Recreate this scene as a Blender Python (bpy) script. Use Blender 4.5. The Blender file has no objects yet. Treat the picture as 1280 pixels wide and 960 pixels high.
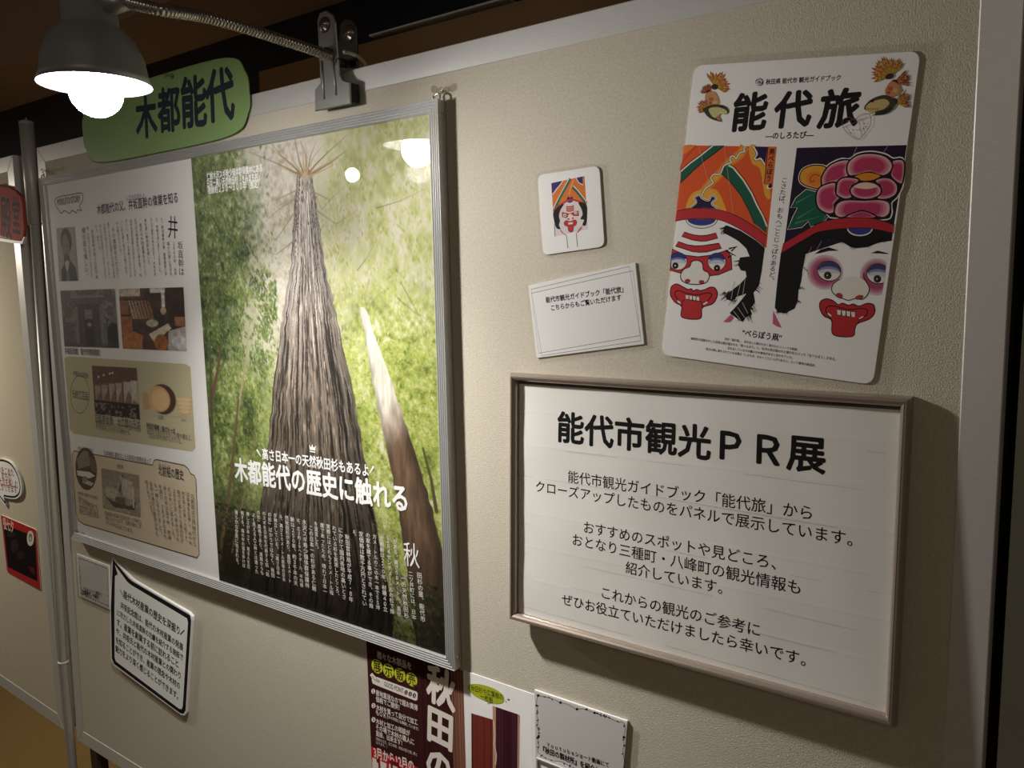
import bpy, math, random
import numpy as np
from mathutils import Vector, geometry

C = bpy.context.scene.collection
scene = bpy.context.scene
EYE = 1.5                                   # camera height above the floor
CAM_OUT = 0.79                              # camera distance from the face of the display board (the plane y = 0)
FOCAL = 1004.0                              # in pixels of the 1280 x 960 frame

# ---------------------------------------------------------------- camera
XC = Vector((0.8096073, 0.05682491, -0.58421482))    # board's right / inward / up seen in camera axes (x right, y down, z forward)
YC = Vector((0.58664477, -0.11155989, 0.80212362))
ZC = Vector((-0.01959434, -0.9921317, -0.12365574))
cam_data = bpy.data.cameras.new('camera')
cam_data.sensor_width = 36.0
cam_data.lens = FOCAL * 36.0 / 1280.0
cam_data.clip_start = 0.01
cam = bpy.data.objects.new('camera', cam_data)
C.objects.link(cam)
from mathutils import Matrix
right = Vector((XC.x, YC.x, ZC.x)); down = Vector((XC.y, YC.y, ZC.y)); fwd = Vector((XC.z, YC.z, ZC.z))
rot = Matrix((right, -down, -fwd)).transposed()
cam.matrix_world = Matrix.Translation((0, -CAM_OUT, EYE)) @ rot.to_4x4()
scene.camera = cam

# ---------------------------------------------------------------- exposure, world, room and fill lights
scene.view_settings.view_transform = 'Standard'
scene.view_settings.look = 'None'
scene.view_settings.exposure = 0.08
scene.view_settings.gamma = 1.0
scene.view_settings.use_curve_mapping = False
W = bpy.data.worlds.new('room_air'); scene.world = W; W.use_nodes = True
W.node_tree.nodes['Background'].inputs[0].default_value = (1.0, 0.84, 0.66, 1)
W.node_tree.nodes['Background'].inputs[1].default_value = 0.05

BULB_STRENGTH = 90.0                        # glow of the clip lamp's bulb
LAMP_POWER = (27.5, 20.0)                   # light its reflector throws down and along the board
NEXT_LAMP_POWER = 30.0                       # the same kind of lamp over the neighbouring board, out of frame
ROOM_POWER = 1.7                            # sets the added room fill and the pendant
LAMP_AIM = ((.10, .15, -1.0), (1.0, 0.0, -.5))   # ways the shade throws its light

def light(name, kind, loc, power, color, size, aim=None, cone=None, blend=1.0):
    d = bpy.data.lights.new(name, kind); d.energy = power; d.color = color
    if kind == 'AREA': d.size = size
    else: d.shadow_soft_size = size
    if cone: d.spot_size = math.radians(cone); d.spot_blend = blend
    o = bpy.data.objects.new(name, d); C.objects.link(o); o.location = loc
    if aim is not None:
        o.rotation_euler = (Vector(aim) - Vector(loc)).to_track_quat('-Z', 'Y').to_euler()
    return o
light('neighbour_lamp_light', 'SPOT', (-2.62, -0.34, EYE + 0.22), NEXT_LAMP_POWER, (1, .93, .8), .03, (-2.2, .02, EYE - .75), 150)
light('room_fill_light', 'AREA', (0.6, -2.4, 2.55), ROOM_POWER * 2.2, (1, .86, .68), .5, (-.6, 0, 1.0))  # unseen fill, added behind the camera to lift the board's right side
light('room_pendant', 'POINT', (-2.47, -1.56, EYE + .45), ROOM_POWER * .7, (1, .92, .8), .028)
light('floor_fill_light', 'SPOT', (-2.5, .46, 1.98), 60.0, (1, .82, .55), .05, (-2.5, .42, 0), 120)  # unseen light added behind the boards to brighten the floor
light('soffit_fill_light', 'SPOT', (-.9, -1.6, 2.30), 5, (1, .88, .80), .08, (-.9, .5, 2.33), 46)  # unseen light added to lift the dark soffit above the boards

# ---------------------------------------------------------------- printed pictures (procedural rasters, become coloured mesh grids)
def vnoise(rng, h, w, ny, nx):
    ny = max(2, int(ny)); nx = max(2, int(nx))
    g = rng.random((ny + 1, nx + 1))
    y = np.linspace(0, ny - 1e-6, h); x = np.linspace(0, nx - 1e-6, w)
    iy = y.astype(int); ix = x.astype(int)
    fy = (y - iy)[:, None]; fx = (x - ix)[None, :]
    fy = fy * fy * (3 - 2 * fy); fx = fx * fx * (3 - 2 * fx)
    a = g[iy][:, ix]; b = g[iy][:, ix + 1]; c = g[iy + 1][:, ix]; d = g[iy + 1][:, ix + 1]
    return (a * (1 - fx) + b * fx) * (1 - fy) + (c * (1 - fx) + d * fx) * fy

def fbm(rng, h, w, ny, nx, o=4):
    r = 0; a = 1; t = 0
    for k in range(o):
        r = r + a * vnoise(rng, h, w, ny * 2 ** k, nx * 2 ** k); t += a; a *= .55
    return r / t

def inside(U, V, poly):
    m = np.zeros(U.shape, bool)
    n = len(poly)
    for i in range(n):
        x0, y0 = poly[i]; x1, y1 = poly[(i + 1) % n]
        if y0 == y1: continue
        c = ((V < y0) != (V < y1)) & (U < (x1 - x0) * (V - y0) / (y1 - y0) + x0)
        m ^= c
    return m

def mix(img, m, col):
    m = np.asarray(m, float)
    if m.ndim == 2: m = m[..., None]
    img[:] = img * (1 - m) + np.asarray(col, float) * m

def splat(img, x, y, a, b, th, col, al=1.0):
    h, w = img.shape[:2]
    r = max(a, b) + 1
    x0 = int(max(0, x - r)); x1 = int(min(w, x + r + 2)); y0 = int(max(0, y - r)); y1 = int(min(h, y + r + 2))
    if x1 <= x0 or y1 <= y0: return
    Y, X = np.mgrid[y0:y1, x0:x1]
    c = math.cos(th); s = math.sin(th)
    p = ((X - x) * c + (Y - y) * s) / a; q = (-(X - x) * s + (Y - y) * c) / b
    m = np.clip((1.15 - np.sqrt(p * p + q * q)) * min(a, b) , 0, 1)[..., None] * al
    img[y0:y1, x0:x1] = img[y0:y1, x0:x1] * (1 - m) + np.asarray(col, float) * m

def brush(img, pts, w0, w1, col, al=1.0):
    pts = np.asarray(pts, float); n = len(pts)
    for i in range(n - 1):
        L = max(2, int(np.hypot(*(pts[i + 1] - pts[i])) / max(.6, .5 * w1)))
        for k in range(L):
            t = (i + k / L) / (n - 1); p = pts[i] + (pts[i + 1] - pts[i]) * k / L
            w = w0 + (w1 - w0) * t
            splat(img, p[0], p[1], max(w, .55), max(w, .55), 0, col, al)

def paint_forest(W, H, tr):
    """tall cedar seen from its foot; tr(px, py) turns a traced photo point into raster coordinates"""
    rng = np.random.default_rng(7); R = random.Random(7)
    V, U = np.mgrid[0:H, 0:W]; u = U / W; v = V / H
    img = np.empty((H, W, 3)); img[:] = (206, 204, 160)
    n1 = fbm(rng, H, W, 7, 5); n2 = fbm(rng, H, W, 30, 20, 3); n3 = fbm(rng, H, W, 26, 22, 3); n4 = fbm(rng, H, W, 18, 14, 3)
    def S(a, b, x): t = np.clip((x - a) / (b - a), 0, 1); return t * t * (3 - 2 * t)
    # pale sky behind the crown, green haze elsewhere
    mix(img, S(.55, .0, v) * (1 - .5 * S(.45, .8, u)), (232, 224, 214))
    mix(img, S(.45, .95, u) * S(.6, .1, v) * .75, (222, 214, 142))
    mix(img, S(.42, .62, v) * .75, (176, 188, 100))
    mix(img, S(.70, .90, v + .25 * (.3 - u) * (u < .3)), (50, 46, 28))
    mix(img, S(.35, .7, n1) * .35, (146, 158, 84))
    hi = fbm(rng, H, W, 95, 70, 3); hj = fbm(rng, H, W, 60, 60, 2)
    def ramp(x, cols):
        t = np.clip((x - .28) / .44, 0, 1) * (len(cols) - 1); i = np.minimum(t.astype(int), len(cols) - 2); f = (t - i)[..., None]
        c = np.array(cols, float); return c[i] * (1 - f) + c[i + 1] * f
    canopy = np.clip((.27 + .10 * np.sin(v * 9 + .4) + .25 * (n3 - .5) - u) * 9, 0, 1) * S(.74, .5, v)
    mix(img, canopy * .93, ramp(hi * .6 + n4 * .4, [(34, 50, 28), (62, 84, 40), (98, 122, 50), (150, 166, 80), (214, 216, 170)]))
    glow = np.clip((u - .55 + .3 * (n3 - .5)) * 5, 0, 1) * S(.16, .42, v)
    mix(img, glow * .85, ramp(hi * .65 + n4 * .35, [(84, 104, 30), (134, 154, 42), (170, 184, 66), (206, 210, 116), (238, 236, 200)]))
    haze = np.clip((u - .5 + .3 * (n3 - .5)) * 4, 0, 1) * S(.42, .2, v)
    mix(img, haze * .8, ramp(hj * .5 + n4 * .5, [(160, 168, 76), (188, 194, 96), (212, 208, 136), (228, 220, 180), (236, 228, 212)]))
    lowl = S(.42, .52, v) * np.clip((.36 - u) * 9, 0, 1) * S(.86, .7, v)
    mix(img, lowl * .85, ramp(hi * .55 + n4 * .45, [(50, 60, 30), (92, 108, 46), (132, 150, 62), (178, 186, 104), (224, 220, 178)]))
    ctr = S(.55, .3, v) * np.clip((u - .2) * 7, 0, 1) * np.clip((.62 - u) * 6, 0, 1)
    mix(img, ctr * .6, ramp(hi * .7 + n3 * .3, [(160, 136, 104), (196, 178, 144), (222, 210, 190), (236, 228, 220), (240, 234, 230)]))
    def leaves(n, ur, vr, cols, s0, s1, ang, dens=None, al=(.5, .95)):
        for _ in range(n):
            x = R.uniform(*ur); y = R.uniform(*vr)
            if dens is not None and R.random() > dens(x, y): continue
            xi = min(W - 1, int(x * W)); yi = min(H - 1, int(y * H))
            if n3[yi, xi] < R.uniform(.28, .56): continue
            k = n4[yi, xi] * .75 + R.random() * .5 - .12
            c0 = cols[min(len(cols) - 1, max(0, int(k * len(cols))))]
            c = [q + R.uniform(-12, 12) for q in c0]
            s = R.uniform(s0, s1) * .62
            splat(img, x * W, y * H, s, s * R.uniform(.3, .6), ang + R.uniform(-.7, .7), c, R.uniform(*al))
    dk = [(44, 62, 34), (70, 92, 44), (98, 122, 52), (124, 146, 60), (152, 166, 84)]
    md = [(84, 106, 40), (118, 144, 50), (150, 172, 62), (178, 194, 84), (206, 212, 122)]
    br = [(128, 150, 40), (160, 178, 54), (184, 196, 74), (206, 210, 108), (228, 226, 160)]
    pl = [(170, 150, 118), (196, 182, 150), (214, 206, 180), (226, 220, 204), (176, 172, 120)]
    leaves(3449, (.0, 1), (.02, .5), pl, 2, 5, 1.3, lambda x, y: .75)
    leaves(3449, (.36, .8), (.12, .5), [(150, 130, 96), (178, 160, 120), (206, 192, 160), (180, 170, 110), (222, 214, 190)], 2, 6, 1.5, lambda x, y: max(0, 1 - abs(x - .6) * 4.2))
    leaves(9660, (.5, 1.0), (0, .6), br, 2, 6, 1.35, lambda x, y: min(1, max(0, (x - .52) * 3.2)) * (.45 + .55 * min(1, y * 2.2)))
    leaves(10580, (.0, .38), (.0, .58), dk, 2, 7, 1.2, lambda x, y: 1 if x < .25 - .1 * math.sin(y * 14) + .10 * max(0, y - .1) * 3 else .05)
    leaves(4140, (.06, .36), (.24, .7), md, 2, 5, 1.1, lambda x, y: .8 if x > .12 else .35)
    leaves(9660, (.56, 1.0), (.40, .84), br, 2, 5, .3, lambda x, y: .95)
    leaves(4140, (.0, .34), (.48, .86), md, 2, 5, .8, lambda x, y: .7 * max(0, 1 - max(0, y - .66) * 5))
    leaves(2989, (.0, .3), (.52, .86), dk, 2, 5, .8, lambda x, y: .6)
    leaves(2070, (.56, 1.), (.40, .8), [(236, 236, 190), (226, 228, 160)], 1, 2.4, .6)
    leaves(1609, (.0, .4), (.05, .6), [(226, 224, 196), (214, 216, 170)], 1, 2.6, 1.2)
    leaves(2070, (.56, 1.), (.5, .88), [(84, 104, 34), (60, 78, 28)], 1, 3, .6)
    # thin stems of neighbouring trees
    for a, b, w0, w1, c in [((276, 432), (262, 505), 2, 5, (124, 92, 66)), ((312, 400), (296, 520), 1, 3, (186, 164, 120)),
                            ((298, 500), (274, 700), 2.5, 4, (120, 98, 62)), ((322, 520), (290, 690), 1.5, 2.5, (140, 122, 78)),
                            ((528, 560), (545, 640), 2, 3, (92, 84, 48)), ((262, 430), (264, 620), 2, 5, (96, 92, 52))]:
        brush(img, [tr(*a), tr((a[0] + b[0]) / 2 + 2, (a[1] + b[1]) / 2), tr(*b)], w0, w1, c, .85)
    for a, b in [((252, 330), (300, 300)), ((250, 250), (300, 262)), ((262, 352), (330, 336)), ((470, 260), (530, 236)), ((446, 338), (470, 300)), ((500, 352), (540, 420)), ((496, 372), (536, 400))]:
        brush(img, [tr(*a), tr((a[0] + b[0]) / 2, (a[1] + b[1]) / 2 + 3), tr(*b)], 1.0, .5, (104, 92, 56), .5)
    # far trunk on the right: pale above, brown below
    bark_f = fbm(rng, H, W, 26, 90, 3)
    def trunk(L, Rr, shade):
        L = np.array([tr(*p) for p in L]); Rr = np.array([tr(*p) for p in Rr])
        ys = np.arange(H)
        xl = np.interp(ys, L[:, 1], L[:, 0]); xr = np.interp(ys, Rr[:, 1], Rr[:, 0])
        wob = (vnoise(rng, H, 1, 60, 2)[:, 0] - .5) * 3
        xl = xl + wob; xr = xr - wob
        ok = (ys >= min(L[0, 1], Rr[0, 1]))
        s = (U - xl[:, None]) / np.maximum(1, (xr - xl)[:, None])
        m = np.clip((U - xl[:, None]) + .5, 0, 1) * np.clip((xr[:, None] - U) + .5, 0, 1) * ok[:, None]
        shade(s, m)
    def far(s, m):
        c = np.empty((H, W, 3)); c[:] = (126, 94, 68)
        f = S(.52, .64, v + .05 * (s - .5) + .03 * n2)
        pale = np.empty_like(c); pale[:] = (236, 222, 200)
        c = pale * (1 - f[..., None]) + c * f[..., None]
        c *= (.72 + .5 * bark_f)[..., None]
        c *= (1 - .35 * S(.55, 1.0, s) * f - .2 * S(.25, 0, s))[..., None]
        c *= (1 - .55 * S(.72, 1, v))[..., None]
        mix(img, m, c)
    trunk([(449, 384), (462, 462), (478, 540), (493, 610), (503, 680), (512, 745), (520, 812)],
          [(455, 384), (476, 440), (500, 510), (520, 570), (538, 630), (553, 690), (566, 760), (570, 812)], far)
    # great trunk
    def big(s, m):
        fur = vnoise(rng, H, 300, 7, 52) * .45 + vnoise(rng, H, 300, 18, 120) * .45 + vnoise(rng, H, 300, 70, 140) * .25
        flake = vnoise(rng, H, 300, 44, 60)
        ix = np.clip((s + .010 * (n2 - .5) + .006 * np.sin(v * 22 + s * 5)) * 299, 0, 299).astype(int)
        g = fur[V, ix]; k = flake[V, ix]
        tone = np.interp(v[:, 0], [0, .12, .25, .42, .6, .78, .9, 1], [1.0, .98, .90, .74, .60, .46, .34, .24])[:, None]
        warm = np.interp(v[:, 0], [0, .3, .6, 1], [0, .1, .6, .8])[:, None]
        c = np.stack([204 + 0 * s, 190 - 22 * warm + 0 * s, 178 - 52 * warm + 0 * s], -1) * tone[..., None]
        q = S(.40, .66, g)
        c *= (.42 + .70 * q)[..., None]
        c *= (1 + .28 * (k - .5))[..., None]
        c *= (1 - .28 * S(.62, 1.02, s) - .14 * S(.2, 0, s))[..., None]
        c += (S(.70, .82, k) * S(.5, .62, g) * 26 * (1 - S(.72, .9, v)))[..., None] * np.array([1, .94, .84])
        mix(img, m, c)
    trunk([(372, 214), (367, 262), (363, 330), (352, 400), (343, 470), (336, 540), (327, 620), (318, 690), (302, 790)],
          [(388, 214), (396, 262), (406, 330), (421, 400), (437, 470), (450, 540), (464, 620), (474, 680), (490, 760)], big)
    # crown fan
    cx, cy = 381, 222
    for k in range(15):
        a = math.radians(-158 + 136 * k / 14 + R.uniform(-5, 5)); L = R.uniform(46, 78)
        p = [(cx + math.cos(a) * L * t + 6 * math.sin(3 * t + k) * t, cy + math.sin(a) * L * t * .95) for t in (0, .3, .6, 1)]
        brush(img, [tr(*q) for q in p], 1.7, .6, (150, 116, 74) if k % 2 else (196, 166, 104), .8)
    for (a, b, c) in [((374, 236), (345, 250), (322, 238)), ((370, 262), (345, 300), (330, 292)), ((372, 246), (348, 262), (316, 290)), ((392, 240), (412, 250), (430, 234)), ((394, 262), (420, 280), (446, 262)), ((368, 300), (345, 318), (326, 312)), ((388, 232), (402, 262), (424, 236))]:
        brush(img, [tr(*a), tr(*b), tr(*c)], 1.3, .5, (160, 132, 106), .6)
    splat(img, *tr(cx, cy), 6, 7, 0, (214, 184, 150), .6)
    # undergrowth at the foot
    leaves(2070, (.0, .24), (.80, 1.), [(20, 20, 14), (34, 32, 20), (52, 46, 28), (84, 74, 40)], 2, 6, 0)
    leaves(2070, (.8, 1.), (.86, 1.), [(30, 30, 18), (52, 58, 30), (78, 90, 46), (108, 116, 62)], 2, 6, .8)
    leaves(965, (.74, .84), (.76, .9), [(140, 130, 80), (96, 92, 50), (168, 160, 112)], 1, 4, .4)
    mix(img, S(.86, 1.02, v) * .55, (24, 19, 13))
    grey = (img * np.array([.3, .59, .11])).sum(-1, keepdims=True)
    img[:] = grey + (img - grey) * .80                       # bleached to imitate the veil of light on the pane
    mix(img, .16 * S(.5, .0, v), (240, 234, 226))  # haze of the pane's veil painted over the picture's top
    img *= .90
    return np.clip(img, 0, 255)

def paint_scene(kind, W, H):
    """small documentary pictures on the left page"""
    rng = np.random.default_rng({'gate': 3, 'workshop': 4, 'hall': 5, 'bowl': 6, 'ship': 8, 'oval': 9, 'portrait': 10, 'night': 11}[kind])
    V, U = np.mgrid[0:H, 0:W]; u = U / W; v = V / H
    n = fbm(rng, H, W, 8, 8); f = fbm(rng, H, W, 20, 20, 3)
    img = np.empty((H, W, 3))
    P = lambda poly, c, a=1: mix(img, inside(u, v, poly) * a, c)
    B = lambda x0, y0, x1, y1, c, a=1: P([(x0, y0), (x1, y0), (x1, y1), (x0, y1)], c, a)
    E = lambda x, y, a, b, c, al=1: mix(img, np.clip((1.06 - np.sqrt(((u - x) / a) ** 2 + ((v - y) / b) ** 2)) * 12, 0, 1) * al, c)
    if kind == 'gate':
        img[:] = (112, 110, 100); mix(img, (n > .5) * .5, (176, 172, 160)); mix(img, (f > .56) * .6, (84, 84, 74))
        B(.18, .10, .78, .20, (150, 142, 134)); P([(.16, .14), (.84, .14), (.78, .24), (.24, .24)], (104, 98, 94))
        B(.27, .24, .72, .95, (84, 76, 74)); B(.24, .28, .30, .95, (132, 124, 118)); B(.70, .28, .76, .95, (132, 124, 118))
        B(.43, .34, .57, .49, (142, 134, 132)); B(.42, .52, .58, .97, (58, 50, 50)); E(.5, .6, .04, .04, (150, 146, 140))
        B(0, .55, .2, 1, (86, 82, 74), .6); B(.8, .5, 1, 1, (52, 50, 46), .85); E(.92, .6, .1, .14, (120, 116, 110)); E(.92, .74, .1, .18, (44, 42, 40))
        mix(img, np.clip((v - .88) * 6, 0, 1) * .7, (58, 54, 50)); img *= (.85 + .3 * f)[..., None]
    elif kind == 'workshop':
        img[:] = (82, 56, 42); mix(img, (n > .55) * .7, (52, 36, 30))
        B(0, 0, .34, .12, (206, 190, 172)); B(0, .12, .34, .16, (120, 70, 44)); B(.5, 0, .72, .08, (206, 204, 196))
        for k in range(7): P([(.14 + k * .05, .2), (.17 + k * .05, .2), (.24 + k * .05, .5), (.2 + k * .05, .5)], (190 - 8 * k, 160 - 10 * k, 132 - 10 * k))
        B(.0, .2, .14, .42, (150, 92, 58)); B(.0, .46, .18, .78, (168, 100, 56)); P([(0, .8), (.2, .7), (.34, .76), (.32, 1), (0, 1)], (184, 118, 66))
        B(.66, .04, .71, .3, (232, 226, 214)); B(.73, 0, 1, .55, (62, 40, 34)); E(.68, .36, .04, .06, (202, 172, 146)); B(.6, .44, .7, .6, (60, 44, 40))
        P([(.44, .74), (.74, .56), (.78, .64), (.52, .88)], (222, 206, 182)); P([(.28, .66), (.36, .6), (.56, .96), (.46, 1)], (94, 56, 44))
        E(.62, .88, .1, .14, (170, 102, 56)); P([(.72, 1), (.74, .68), (1, .6), (1, 1)], (186, 180, 170)); E(.9, .86, .12, .1, (222, 222, 222), .7)
        B(.84, .46, .98, .6, (160, 108, 80)); E(.5, .56, .09, .06, (202, 186, 164)); img *= (.78 + .44 * f)[..., None]
    elif kind == 'hall':
        img[:] = (122, 92, 76); P([(0, 0), (1, 0), (1, .22), (0, .38)], (110, 78, 62))
        for k in range(6):
            x = .04 + k * .16; y = .40 - k * .03
            B(x, y, x + .13, .74, (176 + 6 * k, 150 + 8 * k, 136 + 8 * k)); P([(x, .72), (x + .13, y + .1), (x + .13, .72)], (128, 98, 84), .8)
        P([(.72, .3), (1, .24), (1, .7), (.86, .6)], (212, 202, 190), .7)
        B(0, .70, 1, 1, (46, 34, 30)); mix(img, (f > .6) * (v > .74) * .8, (150, 138, 128))
        for x, y in ((.14, .22), (.26, .18), (.46, .12), (.4, .14)): E(x, y, .02, .02, (240, 230, 214))
        img *= (.86 + .28 * f)[..., None]
    elif kind == 'bowl':
        img[:] = (196, 188, 158); P([(0, .34), (.16, .36), (.16, .84), (0, .86)], (204, 166, 132))
        E(.42, .5, .25, .44, (84, 60, 44)); E(.34, .5, .22, .38, (226, 182, 126)); E(.36, .52, .17, .3, (236, 200, 148))
        for k, y in enumerate((.50, .62, .74, .86)): E(.83, y, .15 - .015 * k, .11, (216, 180, 130)); E(.83, y - .04, .14 - .015 * k, .06, (234, 206, 160))
    elif kind in ('ship', 'oval'):
        img[:] = (168, 152, 134); mix(img, (n > .5) * .4, (134, 118, 102)); 
        if kind == 'ship':
            B(0, 0, 1, .3, (150, 136, 120), .6); P([(.44, .5), (.56, .06), (.6, .08), (.5, .5)], (96, 82, 70)); P([(.5, .1), (.82, .2), (.8, .6), (.56, .6)], (206, 194, 176), .7)
            P([(.06, .66), (.3, .76), (.74, .78), (.9, .62), (.84, .86), (.3, .9)], (88, 74, 62)); E(.24, .56, .16, .14, (206, 194, 176), .6); P([(.35, .64), (.6, .6), (.62, .78), (.36, .78)], (112, 96, 82))
            B(.8, .3, .84, .8, (210, 200, 184))
        else:
            B(0, 0, .3, .4, (82, 72, 64)); P([(.3, 0), (1, 0), (1, .36), (.5, .42)], (126, 108, 94)); E(.45, .52, .4, .07, (226, 216, 200)); B(0, .56, 1, .8, (70, 56, 48)); E(.7, .76, .3, .05, (206, 196, 180)); E(.4, .62, .12, .1, (150, 132, 116)); B(0, .84, 1, 1, (78, 66, 58))
        img *= (.85 + .3 * f)[..., None]
    elif kind == 'portrait':
        img[:] = (176, 168, 162); E(.50, .25, .29, .23, (52, 46, 44)); E(.45, .36, .20, .23, (138, 124, 118)); E(.48, .60, .16, .13, (78, 70, 68)); E(.38, .34, .05, .02, (90, 80, 76)); E(.55, .34, .05, .02, (90, 80, 76))
        P([(.12, 1), (.14, .78), (.36, .64), (.68, .62), (.92, .74), (.96, 1)], (62, 57, 56)); P([(.34, .66), (.46, .86), (.6, .64), (.48, .6)], (206, 198, 192)); P([(.42, .80), (.54, .80), (.56, 1), (.40, 1)], (128, 122, 118))
        E(.47, .49, .09, .02, (110, 98, 94)); img *= (.93 + .14 * f)[..., None]
    elif kind == 'night':
        img[:] = (22, 15, 13); E(.4, .35, .2, .16, (46, 36, 32), .7); E(.62, .55, .16, .14, (40, 34, 24), .7); P([(.7, .9), (.74, .74), (.9, .78), (.96, .94)], (52, 20, 18)); E(.35, .6, .12, .08, (34, 36, 24), .6)
        img *= (.7 + .6 * f)[..., None]
    return np.clip(img, 0, 255)
# ---------------------------------------------------------------- helpers
def lin(c):
    return tuple((v / 255 / 12.92) if v / 255 <= .04045 else ((v / 255 + .055) / 1.055) ** 2.4 for v in c[:3])

class Frame:
    """a flat surface standing in the room: a along it, z up, d out of it towards the viewer"""
    def __init__(s, O, ax):
        s.O = Vector(O); s.ax = Vector(ax).normalized(); s.n = Vector((s.ax.y, -s.ax.x, 0)).normalized()
        if s.n.y > 0: s.n = -s.n
    def P(s, a, z, d=0.0):
        v = s.O + s.ax * a + s.n * d
        return Vector((v.x, v.y, z))
    def px(s, x, y, d=0.0):
        """where the sight line through a point measured on the photograph meets the surface raised by d"""
        r = XC * 0
        cx, cy, cz = x - 640, y - 480, FOCAL
        r = Vector((XC.x * cx + XC.y * cy + XC.z * cz, YC.x * cx + YC.y * cy + YC.z * cz, ZC.x * cx + ZC.y * cy + ZC.z * cz))
        o = Vector((0, -CAM_OUT, EYE)); q = s.O + s.n * d; q.z = 0
        n = s.n
        t = ((q - o).dot(n)) / r.dot(n)
        p = o + r * t
        return ((p - s.O).dot(s.ax), p.z)

BOARD = Frame((0, 0, 0), (1, 0, 0))
_t = math.radians(1.5)
NEXT = Frame((-1.8575, 0, 0), (math.cos(_t), -math.sin(_t), 0))

def material(name, col, rough=.6, metal=0.0, spec=.4, noise=0.0, nscale=60.0, bump=0.0, bscale=400.0, stretch=None, coat=0.0, emit=None, estr=0.0):
    m = bpy.data.materials.new(name); m.use_nodes = True
    nt = m.node_tree; b = nt.nodes['Principled BSDF']
    b.inputs['Base Color'].default_value = (*lin(col), 1); b.inputs['Roughness'].default_value = rough
    b.inputs['Metallic'].default_value = metal; b.inputs['Specular IOR Level'].default_value = spec
    b.inputs['Coat Weight'].default_value = coat; b.inputs['Coat Roughness'].default_value = .08
    if emit: b.inputs['Emission Color'].default_value = (*lin(emit), 1); b.inputs['Emission Strength'].default_value = estr
    tc = nt.nodes.new('ShaderNodeTexCoord'); mp = nt.nodes.new('ShaderNodeMapping')
    nt.links.new(tc.outputs['Object'], mp.inputs[0])
    if stretch: mp.inputs['Scale'].default_value = stretch
    if noise:
        n = nt.nodes.new('ShaderNodeTexNoise'); n.inputs['Scale'].default_value = nscale; n.inputs['Detail'].default_value = 5
        nt.links.new(mp.outputs[0], n.inputs[0])
        r = nt.nodes.new('ShaderNodeMapRange'); r.inputs[1].default_value = .3; r.inputs[2].default_value = .7; r.inputs[3].default_value = 1 - noise; r.inputs[4].default_value = 1 + noise
        nt.links.new(n.outputs[0], r.inputs[0])
        mx = nt.nodes.new('ShaderNodeVectorMath'); mx.operation = 'SCALE'; mx.inputs[0].default_value = lin(col)
        nt.links.new(r.outputs[0], mx.inputs['Scale']); nt.links.new(mx.outputs[0], b.inputs['Base Color'])
    if bump:
        n2 = nt.nodes.new('ShaderNodeTexNoise'); n2.inputs['Scale'].default_value = bscale; n2.inputs['Detail'].default_value = 3
        nt.links.new(mp.outputs[0], n2.inputs[0])
        bm = nt.nodes.new('ShaderNodeBump'); bm.inputs['Strength'].default_value = bump; bm.inputs['Distance'].default_value = .002
        nt.links.new(n2.outputs[0], bm.inputs['Height']); nt.links.new(bm.outputs[0], b.inputs['Normal'])
    return m

def print_material(name, rough=.5, spec=.35, coat=0.0):
    m = bpy.data.materials.new(name); m.use_nodes = True; nt = m.node_tree; b = nt.nodes['Principled BSDF']
    a = nt.nodes.new('ShaderNodeAttribute'); a.attribute_name = 'ink'
    nt.links.new(a.outputs['Color'], b.inputs['Base Color'])
    b.inputs['Roughness'].default_value = rough; b.inputs['Specular IOR Level'].default_value = spec
    b.inputs['Coat Weight'].default_value = coat; b.inputs['Coat Roughness'].default_value = .1
    return m

def sheet_material(name, rough=.02, ior=1.45, tint=(255, 255, 255), bump=0.0, bscale=30.0, gain=1.0):
    """thin clear plastic: passes light straight through, mirrors a little by its Fresnel"""
    m = bpy.data.materials.new(name); m.use_nodes = True; nt = m.node_tree; nt.nodes.clear()
    out = nt.nodes.new('ShaderNodeOutputMaterial'); mix_ = nt.nodes.new('ShaderNodeMixShader')
    t = nt.nodes.new('ShaderNodeBsdfTransparent'); t.inputs[0].default_value = (*lin(tint), 1)
    g = nt.nodes.new('ShaderNodeBsdfGlossy'); g.inputs['Roughness'].default_value = rough
    f = nt.nodes.new('ShaderNodeFresnel')
    geo = nt.nodes.new('ShaderNodeNewGeometry'); mr = nt.nodes.new('ShaderNodeMapRange')     # the same reflectance from either face
    mr.inputs[3].default_value = ior; mr.inputs[4].default_value = 1 / ior
    nt.links.new(geo.outputs['Backfacing'], mr.inputs[0]); nt.links.new(mr.outputs[0], f.inputs[0])
    s = nt.nodes.new('ShaderNodeMath'); s.operation = 'MULTIPLY'; s.inputs[1].default_value = gain; s.use_clamp = True
    nt.links.new(f.outputs[0], s.inputs[0]); nt.links.new(s.outputs[0], mix_.inputs[0])
    nt.links.new(t.outputs[0], mix_.inputs[1]); nt.links.new(g.outputs[0], mix_.inputs[2]); nt.links.new(mix_.outputs[0], out.inputs[0])
    if bump:
        n2 = nt.nodes.new('ShaderNodeTexNoise'); n2.inputs['Scale'].default_value = bscale
        tc = nt.nodes.new('ShaderNodeTexCoord'); nt.links.new(tc.outputs['Object'], n2.inputs[0])
        bm = nt.nodes.new('ShaderNodeBump'); bm.inputs['Strength'].default_value = bump; bm.inputs['Distance'].default_value = .002
        nt.links.new(n2.outputs[0], bm.inputs['Height']); nt.links.new(bm.outputs[0], g.inputs['Normal'])
    return m

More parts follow.
